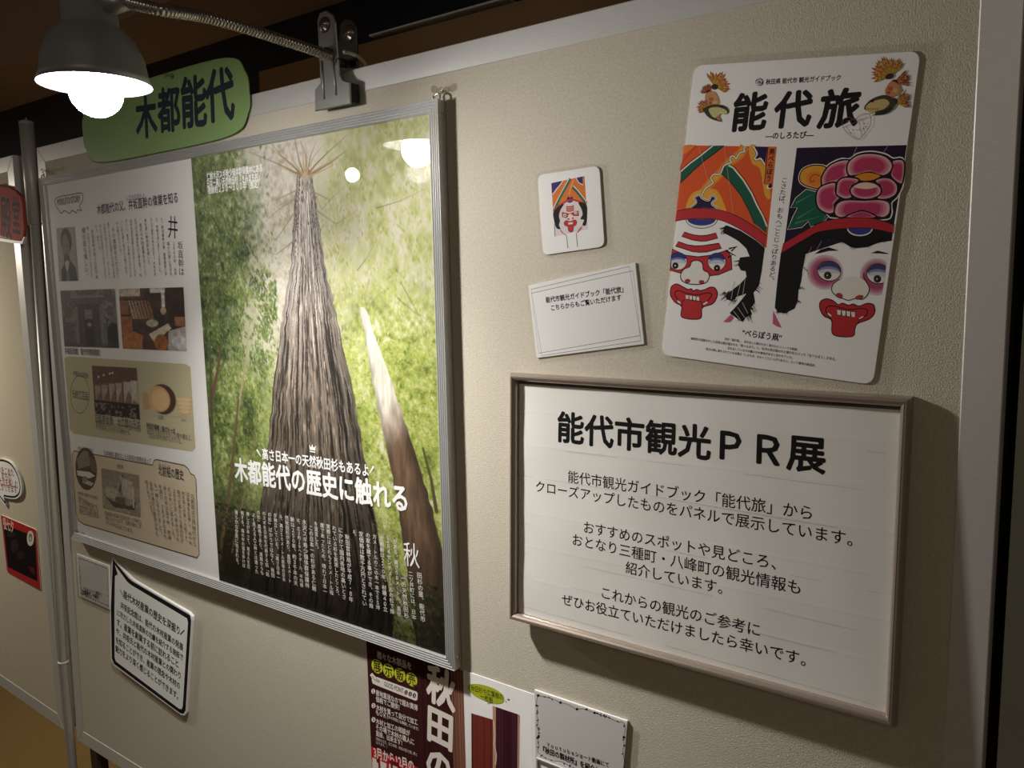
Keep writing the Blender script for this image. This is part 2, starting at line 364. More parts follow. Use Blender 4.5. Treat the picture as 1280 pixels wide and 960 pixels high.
M = {
    'felt': material('beige_felt', (200, 191, 173), .95, spec=.1, noise=.09, nscale=330, bump=.45, bscale=700),
    'felt_next': material('beige_felt_of_next_board', (200, 190, 168), .95, spec=.1, noise=.06, nscale=330, bump=.4, bscale=420),
    'alu': material('brushed_aluminium', (222, 219, 214), .40, metal=.4, noise=.07, nscale=30, stretch=(2, 2, 60)),
    'alu_flat': material('brushed_aluminium_rail', (222, 219, 214), .40, metal=.4, noise=.07, nscale=30, stretch=(2, 60, 60)),
    'profile': material('frame_aluminium', (216, 216, 214), .34, metal=.65, noise=.03, nscale=20),
    'pole': material('grey_painted_tube', (176, 174, 166), .45, metal=.25),
    'pole_dark': material('dark_brown_leg', (60, 44, 34), .6),
    'bronze': material('champagne_frame', (172, 156, 142), .26, metal=.55, spec=.6),
    'paper': material('white_paper', (238, 234, 226), .7, spec=.2, noise=.012, nscale=8),
    'gloss': material('white_coated_paper', (248, 245, 240), .6, spec=.14),
    'board_white': material('white_foam_board', (236, 236, 232), .55),
    'lamp_grey': material('lamp_grey_metal', (158, 160, 163), .45, metal=.35),
    'clip': material('clip_steel', (150, 148, 144), .38, metal=.6, noise=.04, nscale=40),
    'clip_dark': material('clip_dark_steel', (74, 70, 66), .4, metal=.6),
    'stud': material('clip_stud', (118, 108, 96), .25, metal=.8),
    'backing': material('grey_backing_board', (104, 100, 96), .8),
    'rubber': material('black_rubber', (22, 21, 20), .6),
    'gooseneck': material('chrome_gooseneck', (190, 188, 184), .25, metal=.95),
    'white_inside': material('white_enamel', (240, 240, 238), .4),
    'cord': material('grey_cord', (206, 198, 186), .5),
    'pin': sheet_material('clear_pin_plastic', .05, 1.5, (236, 232, 224), gain=1.6),
    'pin_steel': material('pin_steel', (200, 200, 200), .2, metal=.9),
    'acrylic': sheet_material('clear_acrylic', .012, 1.42),
    'film': sheet_material('laminating_film', .07, 1.45, (254, 254, 254), gain=1.1),
    'cover': sheet_material('clear_cover_sheet', .16, 1.45),
    'ink': print_material('printed_ink', .75, .12),
    'ink_gloss': print_material('printed_gloss', .6, .12),
    'floor': material('brown_carpet', (120, 100, 64), .95, noise=.15, nscale=180, bump=.3),
    'wall_dark': material('dark_glass_wall', (26, 28, 38), .35, spec=.4),
    'wall_brown': material('brown_wall_panel', (134, 104, 70), .7, noise=.06, nscale=6, stretch=(1, 1, 6)),
    'soffit': material('brown_soffit', (150, 120, 100), .8, noise=.05, nscale=5),
    'ceiling': material('dim_ceiling', (150, 138, 126), .9, noise=.04, nscale=4),
    'jamb': material('grey_green_jamb', (190, 196, 182), .6, noise=.05, nscale=8),
    'black': material('dark_gap_shade', (26, 18, 14), .6),  # near black paints the deep shade in the gap by the jamb
}
bulb_m = bpy.data.materials.new('lit_bulb_glass'); bulb_m.use_nodes = True; _nt = bulb_m.node_tree; _nt.nodes.clear()
_o = _nt.nodes.new('ShaderNodeOutputMaterial'); _e = _nt.nodes.new('ShaderNodeEmission'); _e.inputs[0].default_value = (1, .98, .95, 1); _e.inputs[1].default_value = BULB_STRENGTH
_nt.links.new(_e.outputs[0], _o.inputs[0])
M['bulb'] = bulb_m

class MB:
    def __init__(s): s.v = []; s.f = []; s.sm = []
    def add(s, vs, fs, smooth=False):
        o = len(s.v); s.v += [tuple(p) for p in vs]; s.f += [tuple(i + o for i in f) for f in fs]; s.sm += [smooth] * len(fs)
    def box(s, p0, p1):
        x0, y0, z0 = p0; x1, y1, z1 = p1
        s.add([(x0, y0, z0), (x1, y0, z0), (x1, y1, z0), (x0, y1, z0), (x0, y0, z1), (x1, y0, z1), (x1, y1, z1), (x0, y1, z1)],
              [(3, 2, 1, 0), (4, 5, 6, 7), (0, 1, 5, 4), (1, 2, 6, 5), (2, 3, 7, 6), (3, 0, 4, 7)])
    def slab(s, F, poly, d1, d0=0.0, bevel=0.0, smooth=False):
        """an outline standing on surface F from depth d0 to d1, front edge bevelled"""
        poly = ccw(poly); n = len(poly)
        ins = inset(poly, bevel) if bevel else poly
        dm = d1 - bevel if d1 > d0 else d1 + bevel
        vs = [F.P(a, z, d0) for a, z in poly] + [F.P(a, z, dm) for a, z in poly]
        if bevel: vs += [F.P(a, z, d1) for a, z in ins]
        o = len(vs) - n
        fs = [(i, (i + 1) % n, (i + 1) % n + n, i + n) for i in range(n)]
        if bevel: fs += [(i + n, (i + 1) % n + n, (i + 1) % n + 2 * n, i + 2 * n) for i in range(n)]
        tri = geometry.tessellate_polygon([[Vector((a, z, 0)) for a, z in ins]])
        fr = []
        for t in tri:
            p = [ins[i] for i in t]
            ar = (p[1][0] - p[0][0]) * (p[2][1] - p[0][1]) - (p[2][0] - p[0][0]) * (p[1][1] - p[0][1])
            fr.append(tuple(t) if ar > 0 else (t[0], t[2], t[1]))
        fs += [tuple(i + o for i in t) for t in fr] + [tuple(reversed(t)) for t in fr]
        s.add(vs, fs, smooth)
    def tube(s, pts, r, seg=12, caps=True):
        pts = [Vector(p) for p in pts]; n = len(pts)
        rs = r if isinstance(r, (list, tuple)) else [r] * n
        up = None; vs = []; fs = []
        for i, p in enumerate(pts):
            t = (pts[min(i + 1, n - 1)] - pts[max(i - 1, 0)]).normalized()
            if up is None: up = t.orthogonal().normalized()
            up = (up - t * up.dot(t)).normalized(); w = t.cross(up)
            for k in range(seg):
                a = 2 * math.pi * k / seg
                vs.append(p + (up * math.cos(a) + w * math.sin(a)) * rs[i])
        for i in range(n - 1):
            for k in range(seg):
                a = i * seg + k; b = i * seg + (k + 1) % seg
                fs.append((a, b, b + seg, a + seg))
        if caps: fs += [tuple(reversed(range(seg))), tuple(range((n - 1) * seg, n * seg))]
        s.add(vs, fs, True)
    def lathe(s, prof, base, axis=(0, 0, 1), seg=40):
        """profile of (radius, height along axis)"""
        ax = Vector(axis).normalized(); u = ax.orthogonal().normalized(); w = ax.cross(u); b = Vector(base)
        vs = []; fs = []
        for r, h in prof:
            for k in range(seg):
                a = 2 * math.pi * k / seg
                vs.append(b + ax * h + (u * math.cos(a) + w * math.sin(a)) * max(r, 1e-5))
        for i in range(len(prof) - 1):
            for k in range(seg):
                a = i * seg + k; c = i * seg + (k + 1) % seg
                fs.append((a, c, c + seg, a + seg))
        s.add(vs, fs, True)
    def build(s, name, mat, parent=None):
        me = bpy.data.meshes.new(name)
        o = parent.location if parent else Vector((0, 0, 0))
        if parent and parent.parent: o = o + parent.parent.location
        me.from_pydata([(v[0] - o[0], v[1] - o[1], v[2] - o[2]) for v in s.v], [], s.f)
        me.polygons.foreach_set('use_smooth', s.sm)
        me.materials.append(mat); me.update()
        ob = bpy.data.objects.new(name, me); C.objects.link(ob)
        if parent: ob.parent = parent
        return ob

def ccw(p):
    a = sum(p[i][0] * p[(i + 1) % len(p)][1] - p[(i + 1) % len(p)][0] * p[i][1] for i in range(len(p)))
    return list(p) if a > 0 else list(reversed(p))
def inset(poly, b):
    n = len(poly); out = []
    for i in range(n):
        p = Vector(poly[i]); e0 = (p - Vector(poly[i - 1])).normalized(); e1 = (Vector(poly[(i + 1) % n]) - p).normalized()
        n0 = Vector((-e0.y, e0.x)); n1 = Vector((-e1.y, e1.x)); m = n0 + n1
        k = m.length_squared
        m = m * (2 / k) if k > .15 else n0
        out.append(tuple(p + m * b))
    return out
def spline(p, closed=True, k=6):
    n = len(p); out = []
    for i in range(n if closed else n - 1):
        q = [Vector(p[(i + j) % n]) if closed else Vector(p[min(max(i + j, 0), n - 1)]) for j in (-1, 0, 1, 2)]
        for s in range(k):
            t = s / k
            out.append(tuple(.5 * ((2 * q[1]) + (q[2] - q[0]) * t + (2 * q[0] - 5 * q[1] + 4 * q[2] - q[3]) * t * t + (3 * q[1] - q[0] - 3 * q[2] + q[3]) * t ** 3)))
    if not closed: out.append(tuple(p[-1]))
    return out
def rounded(quad, r, k=6):
    """a four-cornered outline with its corners rounded by r"""
    out = []; n = len(quad)
    for i in range(n):
        p = Vector(quad[i]); a = (Vector(quad[i - 1]) - p).normalized(); b = (Vector(quad[(i + 1) % n]) - p).normalized()
        p0 = p + a * r; p1 = p + b * r
        for s in range(k + 1):
            t = s / k
            out.append(tuple(p0 * (1 - t) ** 2 + p * 2 * t * (1 - t) + p1 * t * t))
    return out
def ell(x, y, a, b, n=28, t0=0, t1=360, th=0):
    c, s = math.cos(th), math.sin(th); o = []
    for k in range(n if t1 - t0 == 360 else n + 1):
        t = math.radians(t0 + (t1 - t0) * k / n); u = a * math.cos(t); v = b * math.sin(t)
        o.append((x + u * c - v * s, y + u * s + v * c))
    return o

def thing(name, label, cat, loc, group=None):
    o = bpy.data.objects.new(name, None); C.objects.link(o); o.location = loc; o.empty_display_size = .05
    return tag(o, label, cat, group)
def tag(o, label, cat, group=None):
    o['label'] = label; o['category'] = cat
    if group: o['group'] = group
    return o
def structure(o):
    o['kind'] = 'structure'; return o

_glyphs = {}
def glyphs(s, spacing=1.0):
    """outline mesh of a line (or, with line breaks, a column) of characters"""
    key = (s, spacing)
    if key in _glyphs: return _glyphs[key]
    cu = bpy.data.curves.new('type', 'FONT'); cu.body = s; cu.size = 1; cu.resolution_u = 2; cu.space_line = spacing
    o = bpy.data.objects.new('type', cu); C.objects.link(o)
    bpy.context.view_layer.update()
    ev = o.evaluated_get(bpy.context.evaluated_depsgraph_get()); me = ev.to_mesh()
    co = np.zeros(len(me.vertices) * 3); me.vertices.foreach_get('co', co); co = co.reshape(-1, 3)[:, :2].copy()
    fs = [tuple(p.vertices) for p in me.polygons]
    ev.to_mesh_clear(); bpy.data.objects.remove(o); bpy.data.curves.remove(cu)
    good = []
    for f in fs:
        p = co[list(f)]; ar = 0
        for i in range(len(f)):
            a, b = p[i], p[(i + 1) % len(f)]; ar += a[0] * b[1] - b[0] * a[1]
        if abs(ar) > 1e-9: good.append(f if ar > 0 else tuple(reversed(f)))
    _glyphs[key] = (co, good)
    return _glyphs[key]

class Ink:
    """everything printed on one flat surface: flat shapes stacked a hair apart, each with its own colour"""
    STEP = 2e-6
    def __init__(s, F, d, warp=None): s.F = F; s.d = d; s.warp = warp; s.lay = 1; s.v = []; s.f = []; s.c = []
    def at(s, x, y): return s.F.px(x, y, s.d)
    def _add(s, az, faces, col, d):
        o = len(s.v); s.v += [tuple(s.F.P(a, z, d + (s.warp(a, z) if s.warp else 0))) for a, z in az]
        s.f += [tuple(i + o for i in f) for f in faces]; s.c += [lin(col)] * len(faces)
    def poly(s, az, col):
        az = ccw(az)
        tri = geometry.tessellate_polygon([[Vector((a, z, 0)) for a, z in az]]); fr = []
        for t in tri:
            p = [az[i] for i in t]
            ar = (p[1][0] - p[0][0]) * (p[2][1] - p[0][1]) - (p[2][0] - p[0][0]) * (p[1][1] - p[0][1])
            fr.append(tuple(t) if ar > 0 else (t[0], t[2], t[1]))
        s._add(az, fr, col, s.d + s.lay * s.STEP); s.lay += 1
    def px(s, pts, col, smooth=False, edge=None, ew=1.0):
        """filled outline measured on the photograph"""
        if smooth: pts = spline(pts)
        s.poly([s.at(*p) for p in pts], col)
        if edge is not None: s.line(pts, ew, edge, True)
    def line(s, pts, w, col, closed=False, smooth=False, w1=None):
        """stroke; points measured on the photograph, w in photo pixels there"""
        if smooth: pts = spline(pts, closed)
        az = [Vector(s.at(*p)) for p in pts]
        x, y = pts[len(pts) // 2]; k = (Vector(s.at(x + 1, y)) - Vector(s.at(x, y))).length * .5 + (Vector(s.at(x, y + 1)) - Vector(s.at(x, y))).length * .5
        s.stroke(az, w * k, col, closed, (w1 * k) if w1 is not None else None)
    def stroke(s, az, w, col, closed=False, w1=None):
        az = [Vector(p) for p in az]; n = len(az); L = []; Rr = []
        for i in range(n):
            a = az[i - 1] if (i or closed) else az[i]; b = az[(i + 1) % n] if (i < n - 1 or closed) else az[i]
            t = (b - a)
            t = t.normalized() if t.length > 1e-9 else Vector((1, 0)); nn = Vector((-t.y, t.x))
            ww = w if w1 is None else w + (w1 - w) * i / max(1, n - 1)
            L.append(az[i] + nn * ww / 2); Rr.append(az[i] - nn * ww / 2)
        vs = [tuple(p) for p in L] + [tuple(p) for p in Rr]
        fs = [(i + n, (i + 1) % n + n, (i + 1) % n, i) for i in range(n if closed else n - 1)]
        s._add(vs, fs, col, s.d + s.lay * s.STEP); s.lay += 1
    def _type(s, co, fs, col, M2, org, weight):
        base = s.d + s.lay * s.STEP; s.lay += 3 if weight else 1
        offs = [(0, 0)]
        if weight: offs += [(weight * math.cos(k * math.pi / 4), weight * math.sin(k * math.pi / 4)) for k in range(8)]
        for j, (dx, dy) in enumerate(offs):
            q = (co + np.array([dx, dy])) @ M2.T + np.array(org)
            s._add([tuple(p) for p in q], fs, col, base + j * .7e-6)
    def fit(s, text, a, b, col=(25, 23, 22), tall=1.0, weight=0.0, slant=0.0):
        """a line of type whose middle runs between two points measured on the photograph"""
        s.fit_az(text, s.at(*a), s.at(*b), col, tall, weight, slant)
    def fit_az(s, text, A, B, col=(25, 23, 22), tall=1.0, weight=0.0, slant=0.0):
        co, fs = glyphs(text)
        if not len(co): return
        x0, x1 = co[:, 0].min(), co[:, 0].max()
        A = Vector(A); B = Vector(B); e = B - A; L = e.length; e.normalize(); n = Vector((-e.y, e.x))
        k = L / (x1 - x0); h = k * tall
        c2 = co - np.array([x0, .385])
        if slant: c2 = np.stack([c2[:, 0] + slant * c2[:, 1], c2[:, 1]], 1)
        M2 = np.array([[e.x * k, n.x * h], [e.y * k, n.y * h]])
        s._type(c2, fs, col, M2, (A.x, A.y), weight)
    def column(s, text, a, b, col=(25, 23, 22), wide=1.0, weight=0.0):
        """vertical Japanese type from the top of its first character to the foot of its last"""
        text = text.translate(str.maketrans('、。ー「」（）', '︑︒︱﹁﹂︵︶'))
        co, fs = glyphs('\n'.join(text), 1.0)
        if not len(co): return
        A = Vector(s.at(*a)); B = Vector(s.at(*b)); e = A - B; L = e.length; e.normalize(); n = Vector((e.y, -e.x))
        cnt = len(text); k = L / cnt
        c2 = co - np.array([.5, .88])
        M2 = np.array([[n.x * k * wide, e.x * k], [n.y * k * wide, e.y * k]])
        s._type(c2, fs, col, M2, (A.x, A.y), weight)
    def build(s, name, parent, mat=None):
        if not s.f: return None
        me = bpy.data.meshes.new(name); o = parent.location.copy()
        if parent.parent: o += parent.parent.location
        v = np.array(s.v) - np.array(o); me.from_pydata(v.tolist(), [], s.f)
        att = me.color_attributes.new('ink', 'FLOAT_COLOR', 'CORNER')
        cnt = [len(f) for f in s.f]; cols = np.ones((sum(cnt), 4), np.float32); cols[:, :3] = np.repeat(np.array(s.c), cnt, 0)
        att.data.foreach_set('color', cols.ravel()); me.materials.append(mat or M['ink']); me.update()
        ob = bpy.data.objects.new(name, me); C.objects.link(ob); ob.parent = parent
        return ob

def picture(name, F, corners, d, img, parent, mat=None):
    """a printed picture: img rows fill the four corners (top left, top right, bottom right, bottom left) as a coloured mesh"""
    h, w = img.shape[:2]; tl, tr_, br, bl = [np.array(c) for c in corners]
    v, u = np.mgrid[0:h, 0:w]; u = (u / (w - 1))[..., None]; v = (v / (h - 1))[..., None]
    az = (tl * (1 - u) + tr_ * u) * (1 - v) + (bl * (1 - u) + br * u) * v
    az = az.reshape(-1, 2); ax = np.array(F.ax); nn = np.array(F.n); O = np.array(F.O)
    co = O[None] + az[:, :1] * ax[None] + nn[None] * d; co[:, 2] = az[:, 1]
    off = np.array(parent.location); co = co - off
    idx = np.arange(h * w).reshape(h, w)
    fs = np.stack([idx[1:, :-1], idx[1:, 1:], idx[:-1, 1:], idx[:-1, :-1]], -1).reshape(-1, 4)
    me = bpy.data.meshes.new(name)
    me.vertices.add(len(co)); me.vertices.foreach_set('co', co.astype(np.float32).ravel())
    me.loops.add(fs.size); me.loops.foreach_set('vertex_index', fs.astype(np.int32).ravel())
    me.polygons.add(len(fs)); me.polygons.foreach_set('loop_start', np.arange(0, fs.size, 4, dtype=np.int32))
    me.update(calc_edges=True)
    c = img.reshape(-1, 3) / 255.0
    c = np.where(c <= .04045, c / 12.92, ((c + .055) / 1.055) ** 2.4)
    att = me.color_attributes.new('ink', 'FLOAT_COLOR', 'POINT'); col = np.ones((len(c), 4), np.float32); col[:, :3] = c
    att.data.foreach_set('color', col.ravel()); me.materials.append(mat or M['ink_gloss'])
    ob = bpy.data.objects.new(name, me); C.objects.link(ob); ob.parent = parent
    return ob

def quad_px(F, pts, d): return [F.px(x, y, d) for x, y in pts]
# ---------------------------------------------------------------- the setting
def wall_box(name, p0, p1, mat):
    b = MB(); b.box(p0, p1); return structure(b.build(name, mat))
wall_box('floor', (-4.4, -3.2, -.05), (1.8, .62, 0), M['floor'])
wall_box('wall_back', (-4.4, .62, 0), (.02, .72, 2.7), M['wall_dark'])
wall_box('ceiling', (-4.4, -3.2, 2.7), (1.8, .72, 2.76), M['ceiling'])
# wall behind the boards: dark glazing between a brown soffit and a brown panel, a thin metal bead under the glazing
def wall_z(x, y, wy):
    r = Frame((0, wy, 0), (1, 0, 0)).px(x, y); return r
WY = .60
zs = wall_z(320, 32, WY)[1]; zp = wall_z(550, 32, WY)[1]; zl = wall_z(555, 24, WY)[1]; xe = wall_z(330, 100, WY)[0]
b = MB(); b.box((-4.4, .36, zs + .0), (.02, .62, 2.7))
soff = structure(b.build('trim_1', M['soffit']))
b = MB(); b.box((xe, .585, .9), (.02, .62, zp)); structure(b.build('trim_2', M['wall_brown']))
b = MB(); b.box((wall_z(470, 50, WY)[0], .578, zl - .002), (wall_z(640, 0, WY)[0], .62, zl + .002)); structure(b.build('trim_3', M['alu']))
# grey green door jamb; near black wall paints deep shade beside the board
b = MB(); xj = Frame((0, .34, 0), (1, 0, 0)).px(1255, 800)[0]
b.box((xj, .34, 0), (xj + .035, .40, 2.7)); b.box((xj + .075, .36, 0), (xj + .13, .40, 2.7)); structure(b.build('trim_4', M['jamb']))
b = MB(); b.box((xj - .14, .40, 0), (1.8, .44, 2.7)); structure(b.build('wall_right', M['black']))

# ---------------------------------------------------------------- display boards
def display_board(F, label, corners, felt, rail, base, leg_at, felt_m):
    """felt panel in an aluminium frame; corners = outer outline (tl, tr, br, bl), rail = width of the frame"""
    t = thing('display_board', label, 'display board', (F.P(base, 0, 0).x, F.P(base, 0, 0).y, 0), 'partition display boards')
    tl, tr_, br, bl = corners
    itl = (tl[0] + rail, tl[1] - rail); itr = (tr_[0] - rail, tr_[1] - rail); ibr = (br[0] - rail, br[1] + rail); ibl = (bl[0] + rail, bl[1] + rail)
    b = MB(); e = .002
    b.slab(F, [(itl[0] - e, itl[1] + e), (itr[0] + e, itr[1] + e), (ibr[0] + e, ibr[1] - e), (ibl[0] - e, ibl[1] - e)], 0.0, -.022); b.build('felt_panel', felt_m, t)
    b = MB(); b.slab(F, [tl, tr_, itr, itl], .0012, -.030, .0010); b.build('top_rail', M['alu'], t)
    b = MB(); b.slab(F, [ibl, ibr, br, bl], .0012, -.030, .0010); b.build('bottom_rail', M['alu'], t)
    for q in ([tl, itl, ibl, bl], [tr_, br, ibr, itr]):
        b = MB(); b.slab(F, q, .0012, -.030, .0010); b.build('side_rail', M['alu'], t)
    for a in leg_at:
        b = MB(); p = F.P(a, 0, -.012); b.box((p.x - .014, p.y - .012, .012), (p.x + .014, p.y + .012, br[1] + .002))
        b.box((p.x - .03, p.y - .010, 0), (p.x + .03, p.y + .05, .014)); b.build('leg', M['pole_dark'], t)
    return t
Z = lambda z: EYE + z
main_board = display_board(BOARD, 'wide beige felt display board in brushed aluminium frame, carrying the large framed forest poster', 
    [(-1.748, Z(.2909)), (-.0605, Z(.2909)), (-.0595, Z(-1.003)), (-1.809, Z(-1.003))], None, .0315, -.9, (-1.74, -.20), M['felt'])
left_board = display_board(NEXT, 'beige felt display board at the far left, beyond the round pole, with red sign',
    [(-1.2, Z(.2885)), (0, Z(.2885)), (-.009, Z(-1.0)), (-1.2, Z(-1.0))], None, .032, -.6, (-1.1,), M['felt_next'])

# round pole joining the two boards
pt = BOARD.px(33, 153, 0); pj = BOARD.px(44, 281, 0); pr = BOARD.px(79, 827, 0); pb = BOARD.px(91, 960, 0)
pole = thing('partition_pole', 'round grey tube pole standing between the two felt display boards', 'pole', (pb[0] - .025, 0, 0))
foot = (pb[0] - .018, 0, .012)
P3 = lambda q, d=0: (q[0], d, q[1])
b = MB(); b.tube([foot, P3(pb), P3(pr), P3(pj)], .0095, 20); b.build('tube', M['pole'], pole)
b = MB(); b.tube([P3(pj), P3(pt)], .0135, 20); b.build('sleeve', M['pole'], pole)
b = MB(); q = Vector(P3(pt)); b.lathe([(0, .004), (.008, .004), (.0138, .001), (.0138, -.004)], q); b.lathe([(.0, .010), (.0015, .009), (.0015, 0)], q, seg=10); b.build('cap', M['pole'], pole)
b = MB(); q = Vector(P3(pr)); b.lathe([(.0098, -.002), (.0112, -.0015), (.0112, .0015), (.0098, .002)], q); b.build('joint_ring', M['white_inside'], pole)
b = MB(); b.lathe([(0, .012), (.05, .012), (.11, .004), (.112, 0), (0, 0)], (foot[0], 0, 0)); b.build('base', M['pole_dark'], pole)

# ---------------------------------------------------------------- clip lamp
def sight(x, y, depth):
    """a point on the sight line through (x, y) at the given distance along the camera axis"""
    cx, cy = (x - 640) / FOCAL * depth, (y - 480) / FOCAL * depth
    return Vector((XC.x * cx + XC.y * cy + XC.z * depth, YC.x * cx + YC.y * cy + YC.z * depth - CAM_OUT, ZC.x * cx + ZC.y * cy + ZC.z * depth + EYE))
RIM = sight(119.5, 107, .93)                 # centre of the shade's mouth
lamp = thing('clip_lamp', 'lit clip lamp on a chrome gooseneck, clamped over the top of the felt board', 'lamp', (-.876, 0, Z(.2909)))
b = MB()
b.lathe([(.0, .118), (.014, .118), (.026, .112), (.029, .104), (.030, .066), (.034, .062), (.046, .050), (.0545, .030), (.0575, .010), (.0615, 0), (.0605, .0003), (.0565, .0105), (.0535, .030), (.045, .049), (.030, .0605), (0, .0605)], RIM, seg=56)
b.build('lamp_shade', M['lamp_grey'], lamp)
b = MB(); b.lathe([(.0600, .0012), (.0555, .0112), (.0525, .0300), (.0440, .0480), (.0200, .0590)], RIM, seg=56)
b.v = b.v; b.f = [tuple(reversed(f)) for f in b.f]; b.build('reflector', M['white_inside'], lamp)
bulb_c = RIM + Vector((0, 0, -.0065))
b = MB(); pr_ = [(.029 * math.sin(math.radians(a)), -.029 * math.cos(math.radians(a))) for a in range(0, 140, 8)] + [(.014, .034), (.013, .052)]
b.lathe(pr_, bulb_c, seg=32); bulb = b.build('bulb', M['bulb'], lamp)
# neck joint and gooseneck
b = MB(); j0 = RIM + Vector((.024, 0.004, .086)); b.tube([RIM + Vector((0, 0, .086)), j0 + Vector((.010, .006, 0)), j0 + Vector((.026, .018, .002))], [.012, .012, .008], 14); b.build('neck_joint', M['clip'], lamp)
path = [tuple(j0 + Vector((.020, .014, .002)))]
g = []
for (x, y, d) in [(200, 12, .255), (250, 20, .20), (300, 33, .150), (350, 49, .095), (390, 62, .052), (413, 70, .022)]:
    q = BOARD.px(x, y, d); g.append((q[0], -d, q[1]))
path += g
path = [Vector(p) for p in path]
fine = []
for i in range(len(path) - 1):
    q = [path[max(0, i - 1)], path[i], path[i + 1], path[min(len(path) - 1, i + 2)]]
    for s_ in range(36):
        t = s_ / 36
        fine.append(.5 * ((2 * q[1]) + (q[2] - q[0]) * t + (2 * q[0] - 5 * q[1] + 4 * q[2] - q[3]) * t * t + (3 * q[1] - q[0] - 3 * q[2] + q[3]) * t ** 3))
L = [0]
for i in range(1, len(fine)): L.append(L[-1] + (fine[i] - fine[i - 1]).length)
pts = []; rad = []; N = int(L[-1] / .0009); j = 0
for i in range(N):
    s_ = L[-1] * i / (N - 1)
    while j < len(L) - 2 and L[j + 1] < s_: j += 1
    t = (s_ - L[j]) / max(1e-9, L[j + 1] - L[j]); pts.append(fine[j].lerp(fine[j + 1], min(1, t))); rad.append(.0064 + .0008 * math.sin(2 * math.pi * s_ / .0042))
b = MB(); b.tube(pts, rad, 14); b.build('gooseneck', M['gooseneck'], lamp)
# clamp: front jaw with two ribs and a stud, rear jaw behind the rail
def jaw(name, outline, d, thick, mat, parent):
    b = MB(); b.slab(BOARD, [BOARD.px(x, y, d) for x, y in outline], d, d - thick, .0012); return b.build(name, mat, parent)
front = [(393, 139), (438, 130), (437, 103), (428, 100), (424, 92), (419, 28), (415, 18), (407, 13), (399, 16), (396, 26), (398, 62), (400, 103), (393, 112)]
fj = jaw('front_jaw', front, .020, .0026, M['clip'], lamp)
b = MB()
for r0, r1 in (((402, 76), (405, 124)), ((416, 73), (420, 119))):
    p0 = BOARD.px(*r0, .0205); p1 = BOARD.px(*r1, .0205); b.tube([(p0[0], -.0200, p0[1]), (p1[0], -.0200, p1[1])], .0019, 10)
b.build('rib', M['clip'], fj)
b = MB(); q = BOARD.px(405.5, 31, .021); b.lathe([(.0105, 0), (.0098, .0022), (.0085, .0026), (.0062, .0045), (0, .0058)], (q[0], -.020, q[1]), (0, -1, 0), 32); b.build('stud', M['stud'], fj)
b = MB(); b.slab(BOARD, [BOARD.px(x, y, .016) for x, y in [(395, 136), (441, 128), (441, 104), (395, 112)]], .0174, .0052, .001); b.build('jaw_pad', M['rubber'], fj)
b = MB(); p0 = BOARD.px(411, 68, .021); b.lathe([(.0085, 0), (.0085, .006), (.0072, .010)], (p0[0], -.019, p0[1]), (0, -1, 0), 24); b.build('gooseneck_socket', M['clip_dark'], fj)
rear_d = -.045
rear = [(424, 100), (447, 95), (446, 60), (445, 34), (440, 25), (431, 23), (425, 30), (422, 60)]
rj = jaw('rear_jaw', rear, rear_d + .004, .003, M['clip_dark'], lamp)
b = MB(); q = BOARD.px(435, 42, rear_d + .006); b.lathe([(.0125, 0), (.0115, .0025), (.0100, .003), (.007, .0055), (0, .007)], (q[0], -rear_d - .004, q[1]), (0, -1, 0), 32); b.build('stud', M['stud'], rj)
b = MB(); p0 = BOARD.px(424, 78, .018); p1 = BOARD.px(436, 80, rear_d + .004); b.tube([(p0[0], -.018, p0[1]), (p1[0], -rear_d - .004, p1[1])], .006, 16); b.build('spring_pin', M['clip_dark'], lamp)
cpts = [BOARD.px(x, y, dd) + (dd,) for x, y, dd in [(430, 65, -.02), (438, 66, -.032), (448, 71, -.036), (456, 79, -.036), (462, 92, -.034), (464, 130, -.034)]]
b = MB(); b.tube([(p[0], -p[2], p[1]) for p in cpts], .0028, 10); b.build('power_cord', M['cord'], lamp)
for aim, power, cone in zip(LAMP_AIM, LAMP_POWER, (122, 130)):
    light('clip_lamp_light', 'SPOT', tuple(bulb_c + Vector((0, 0, -.034))), power, (1, .985, .96), .022, tuple(bulb_c + Vector(aim)), cone, 1.0)
# ---------------------------------------------------------------- big framed poster
PD = .016                                    # how far the poster frame stands off the felt
PX0, PX1, PZ0, PZ1 = -1.7195, -.6685, Z(-.5128), Z(.2268)
poster = thing('framed_poster', 'large aluminium framed poster of a giant cedar seen from its foot', 'poster', (-1.19, 0, PZ0))
RW = .0155                                   # visible width of the rail
I0, I1, J0, J1 = PX0 + RW, PX1 - RW, PZ0 + RW, PZ1 - RW
def frame_rail(a, b_, ia, ib, name='frame_rail'):
    """mitred rail between outer corners a, b_ and inner corners ia, ib with four grooves along its face"""
    b = MB(); a, b_, ia, ib = map(Vector, (a, b_, ia, ib)); n = 9
    rows = [(0, 0.0013)] + [(k / n, PD - (.0010 if k % 2 else 0)) for k in range(n + 1)] + [(1, PD - .0045), (1, .0013)]
    vs = []
    for t, d in rows:
        p = a.lerp(ia, t); q = b_.lerp(ib, t); vs += [BOARD.P(p.x, p.y, d), BOARD.P(q.x, q.y, d)]
    m = len(rows)
    fs = [(2 * i, 2 * i + 1, 2 * i + 3, 2 * i + 2) for i in range(m - 1)] + [(2 * m - 2, 2 * m - 1, 1, 0)]
    fs += [tuple(2 * i for i in range(m)), tuple(2 * i + 1 for i in reversed(range(m)))]
    b.add(vs, fs); return b.build(name, M['profile'], poster)
O_ = [(PX0, PZ1), (PX1, PZ1), (PX1, PZ0), (PX0, PZ0)]; I_ = [(I0, J1), (I1, J1), (I1, J0), (I0, J0)]
for k in range(4): frame_rail(O_[(k + 1) % 4], O_[k], I_[(k + 1) % 4], I_[k])
pd = PD - .0040
